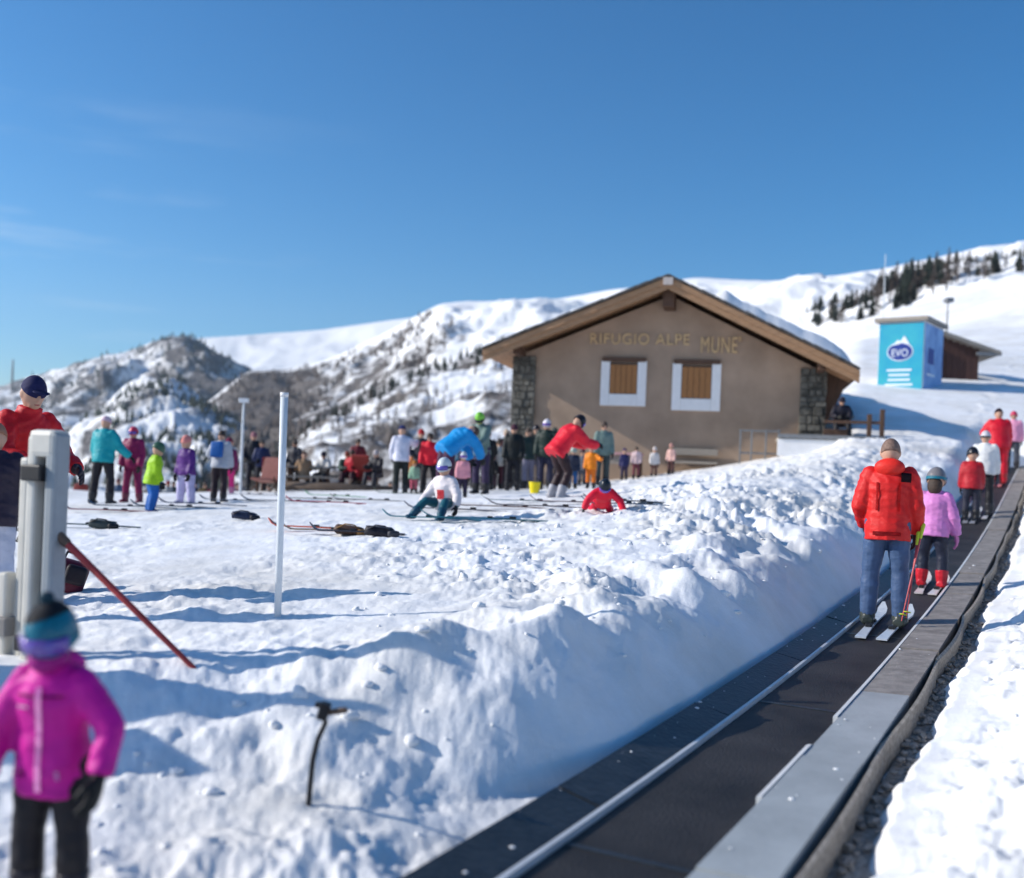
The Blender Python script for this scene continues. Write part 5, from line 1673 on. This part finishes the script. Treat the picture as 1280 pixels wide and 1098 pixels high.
# ------------------------------------------------------------------ equipment lying about
SK = [(360, 629, 86, 1.6, (64, 60, 66), 'dark ski lying crosswise right of the tall white pole'),
      (400, 626, 94, 1.6, (70, 74, 70), 'grey ski lying behind the dark one near the white pole'),
      (424, 622, 84, 1.4, (96, 168, 104), 'green ski lying in the middle distance right of the white pole'),
      (418, 631, 92, 1.5, (196, 70, 84), 'red ski lying just in front of the green ski'),
      (316, 620, 92, 1.6, (150, 150, 158), 'pale ski lying at the feet of the person in black'),
      (405, 664, 80, 1.3, (206, 92, 60), 'orange ski of the colourful pile on open snow'),
      (428, 667, 98, 1.3, (150, 120, 90), 'tan ski of the colourful pile on open snow'),
      (452, 669, 88, 1.1, (60, 60, 70), 'charcoal ski of the colourful pile on open snow'),
      (640, 637, 92, 1.7, (120, 80, 70), 'brown ski lying before the scarlet jacket'),
      (690, 637, 88, 1.7, (90, 80, 84), 'grey brown ski lying beneath the scarlet jacket'),
      (660, 629, 95, 1.4, (150, 160, 156), 'silver ski lying behind the brown ski'),
      (622, 653, 91, 1.8, (44, 112, 124), 'long teal ski lying right of the sitting child'),
      (545, 651, 86, 1.3, (60, 130, 140), 'short teal ski under the sitting child in the bib'),
      (795, 634, 98, 1.4, (110, 124, 140), 'blue grey ski beside the red child lying down'),
      (788, 630, 104, 1.3, (70, 80, 92), 'slate ski behind the red child lying down'),
      (170, 636, 88, 1.5, (46, 60, 80), 'navy ski lying left of the lime green child'),
      (222, 636, 92, 1.4, (30, 66, 84), 'dark teal ski lying right of the lime green child'),
      (120, 660, 84, 1.3, (70, 84, 84), 'dark ski lying on the snow behind the gate post'),
      (258, 633, 90, 1.5, (60, 70, 96), 'indigo ski lying before the purple child'),
         (300, 628, 84, 1.5, (120, 120, 126), 'mid grey ski lying before the blue backpack'),
         (140, 641, 96, 1.4, (150, 60, 70), 'crimson ski lying at the feet of the turquoise jacket'),
         (575, 640, 84, 1.5, (90, 90, 100), 'grey ski lying before the pink and white child'),
         (470, 628, 92, 1.5, (120, 110, 100), 'stone coloured ski lying left of the white ski jacket'),
         (725, 631, 94, 1.4, (100, 70, 80), 'mauve ski lying left of the red child'),
         (510, 619, 90, 1.4, (90, 104, 80), 'olive ski at the feet of the white jacket')]
for x, y, a, L, c, lab in SK:
    p = hit_ground(x, y)
    ski(lab, p + Vector((0, 0, .012)), a + LIFT_YAW * 0, L, c)
def boot_pile(label, px, py, cols, seed):
    p = hit_ground(px, py); rd = random.Random(seed)
    root = empty('ski_bag', p)
    tag(root, label, 'bag', None)
    bm = bmesh.new()
    root.scale = (.62, .62, .55)
    addbox(bm, (0, 0, .10), (.55, .26, .2), Matrix.Rotation(.1, 3, 'Y'), 0, .085)
    for v in bm.verts: v.co += Vector((rd.uniform(-1, 1), rd.uniform(-1, 1), rd.uniform(-1, 1))) * .015
    bm_out(bm, 'bag', cloth(cols[0]), root, True)
    bm = bmesh.new(); limb(bm, [(-.2, -.12, .15), (-.05, -.15, .24), (.12, -.14, .22), (.22, -.1, .12)], [.014] * 4, 8); bm_out(bm, 'strap', cloth(cols[1]), root, True)
    bm = bmesh.new(); addbox(bm, (.26, -.10, .07), (.22, .16, .13), Matrix.Rotation(.5, 3, 'Z'), 0, .05); bm_out(bm, 'pocket', cloth(cols[1]), root, True)
boot_pile('dark blue bag lying on the snow left of the white pole', 305, 650, ((40, 48, 74), (30, 30, 40)), 1)
boot_pile('small dark grey bag lying behind the gate post', 128, 661, ((48, 58, 60), (30, 32, 36)), 2)
boot_pile('brown bag in the colourful pile on open snow', 436, 669, ((88, 66, 56), (150, 110, 60)), 3)
boot_pile('black bag at the right end of the colourful pile', 474, 671, ((34, 32, 40), (60, 60, 66)), 4)

# far edge of the play area: picnic tables, deck chairs, edging log
def picnic_table(px, py, label, c):
    p = rim(px, py); r = empty('picnic_table', p, R(8)); tag(r, label, 'table', 'picnic tables')
    for k in range(4): box('plank', (0, -.30 + .2 * k, .75), (1.7, .18, .05), c, r, None, .008)
    for sy in (-1, 1): box('bench', (0, sy * .72, .45), (1.7, .26, .05), c, r, None, .008)
    for sx in (-1, 1):
        box('trestle', (sx * .6, 0, .40), (.08, 1.5, .09), M_TIMBERD, r)
        for sy in (-1, 1): box('leg', (sx * .6, sy * .38, .36), (.09, .09, .78), M_TIMBERD, r, Matrix.Rotation(sy * .42, 3, 'X'))
picnic_table(386, 32.6, 'sunlit tan picnic table right of the tall white pole', M_TAN)
picnic_table(424, 33.4, 'second tan picnic table behind the skis', M_TAN)
def deck_chair(px, py, label, c, rz):
    p = rim(px, py); r = empty('deck_chair', p, R(rz)); tag(r, label, 'deck chair', 'deck chairs')
    box('seat', (0, 0, .36), (.6, .75, .05), c, r, Matrix.Rotation(-.15, 3, 'X'), .02)
    box('backrest', (0, .52, .72), (.6, .06, .8), c, r, Matrix.Rotation(-.5, 3, 'X'), .02)
    for sx in (-1, 1):
        box('frame', (sx * .31, .1, .22), (.04, .95, .04), M_TIMBERD, r, Matrix.Rotation(.4, 3, 'X'))
        box('leg', (sx * .31, .1, .22), (.04, .05, .6), M_TIMBERD, r, Matrix.Rotation(.45, 3, 'X'))
M_REDC = cloth((136, 50, 44)); M_PINKC = cloth((150, 96, 86))
deck_chair(340, 32.4, 'red deck chair left of the picnic tables', M_REDC, 15)
deck_chair(331, 31.4, 'salmon deck chair in front of the red one', M_PINKC, -10)
deck_chair(462, 32.8, 'red deck chair right of the picnic tables', M_REDC, 160)
for lab, px_, Y_, f_, jc, tc_, hd_ in (
    ('person in a tan jacket seated at the picnic tables', 380, 32.2, 20, (150, 120, 90), (50, 44, 44), (70, 50, 44)),
    ('person in a white sweater seated between the two picnic tables', 405, 32.9, 170, (200, 196, 190), (60, 54, 60), (44, 40, 50)),
    ('person in a bottle green jacket seated at the second picnic table', 432, 32.8, 200, (40, 66, 54), (50, 44, 50), (120, 60, 50)),
    ('person in a black jacket seated near the red deck chair', 472, 32.0, 150, (34, 32, 40), (40, 40, 50), (180, 170, 170))):
    p_ = rim(px_, Y_)
    person(lab, p_, 1.65, f_, P(lean=10, lL=((-.2, .95, .0), (-.05, .1, -1)), lR=((.2, .95, .0), (.05, .1, -1)), aL=((-.2, .5, -.8), (.2, .8, .1)), aR=((.2, .5, -.8), (-.2, .8, .1))), jc, tc_, head=('beanie', hd_))
for lab, px_, Y_, f_, jc, tc_ in (
    ('person in a dark grey jacket standing behind the picnic tables', 368, 33.8, 160, (58, 58, 64), (44, 40, 46)),
    ('person in a wine red jacket standing behind the second picnic table', 446, 34.0, 190, (112, 34, 44), (40, 36, 44)),
    ('person in a dark blue jacket standing left of the red deck chair', 326, 33.4, 20, (40, 48, 84), (40, 40, 46))):
    person(lab, rim(px_, Y_), 1.68, f_, ASK, jc, tc_, head=('hair', M_HAIRB))
p0, p1 = rim(356, 31.2), rim(492, 30.6)
lg = empty('edging_log', (p0 + p1) / 2)
tag(lg, 'long dark log edging the far side of the play area', 'log')
bm = bmesh.new(); d = (p1 - p0) / 2; d.z = 0
limb(bm, [-d + Vector((0, 0, .1)), Vector((0, 0, .12)), d + Vector((0, 0, .1))], [.12, .13, .115], 10, (False, False)); bm_out(bm, 'trunk', M_BARK, lg, True)
bm = bmesh.new(); limb(bm, [d * .2 + Vector((0, 0, .15)), d * .22 + Vector((.05, -.1, .36))], [.05, .03], 8); bm_out(bm, 'branch_stub', M_BARK, lg, True)

# ------------------------------------------------------------------ clear mountain air
hz_m = bpy.data.materials.new('mountain_air')
hz_m.use_nodes = True
hn = hz_m.node_tree.nodes
for x in list(hn):
    if x.type == 'BSDF_PRINCIPLED': hn.remove(x)
vol = hn.new('ShaderNodeVolumePrincipled')
vol.inputs['Color'].default_value = (.66, .82, 1.0, 1)
vol.inputs['Density'].default_value = .00007
vol.inputs['Anisotropy'].default_value = .2
hz_m.node_tree.links.new(vol.outputs[0], [x for x in hn if x.type == 'OUTPUT_MATERIAL'][0].inputs['Volume'])
zlo = -40 - .03 * 6500 - 30
bm = bmesh.new()
addbox(bm, (0, 0, (zlo + 1150) / 2), (16000, 16000, 1150 - zlo))
hb = bm_out(bm, 'haze', hz_m)
tag(hb, 'thin blue haze of clear mountain air', 'haze', None, 'stuff')
cam.clip_end = 30000
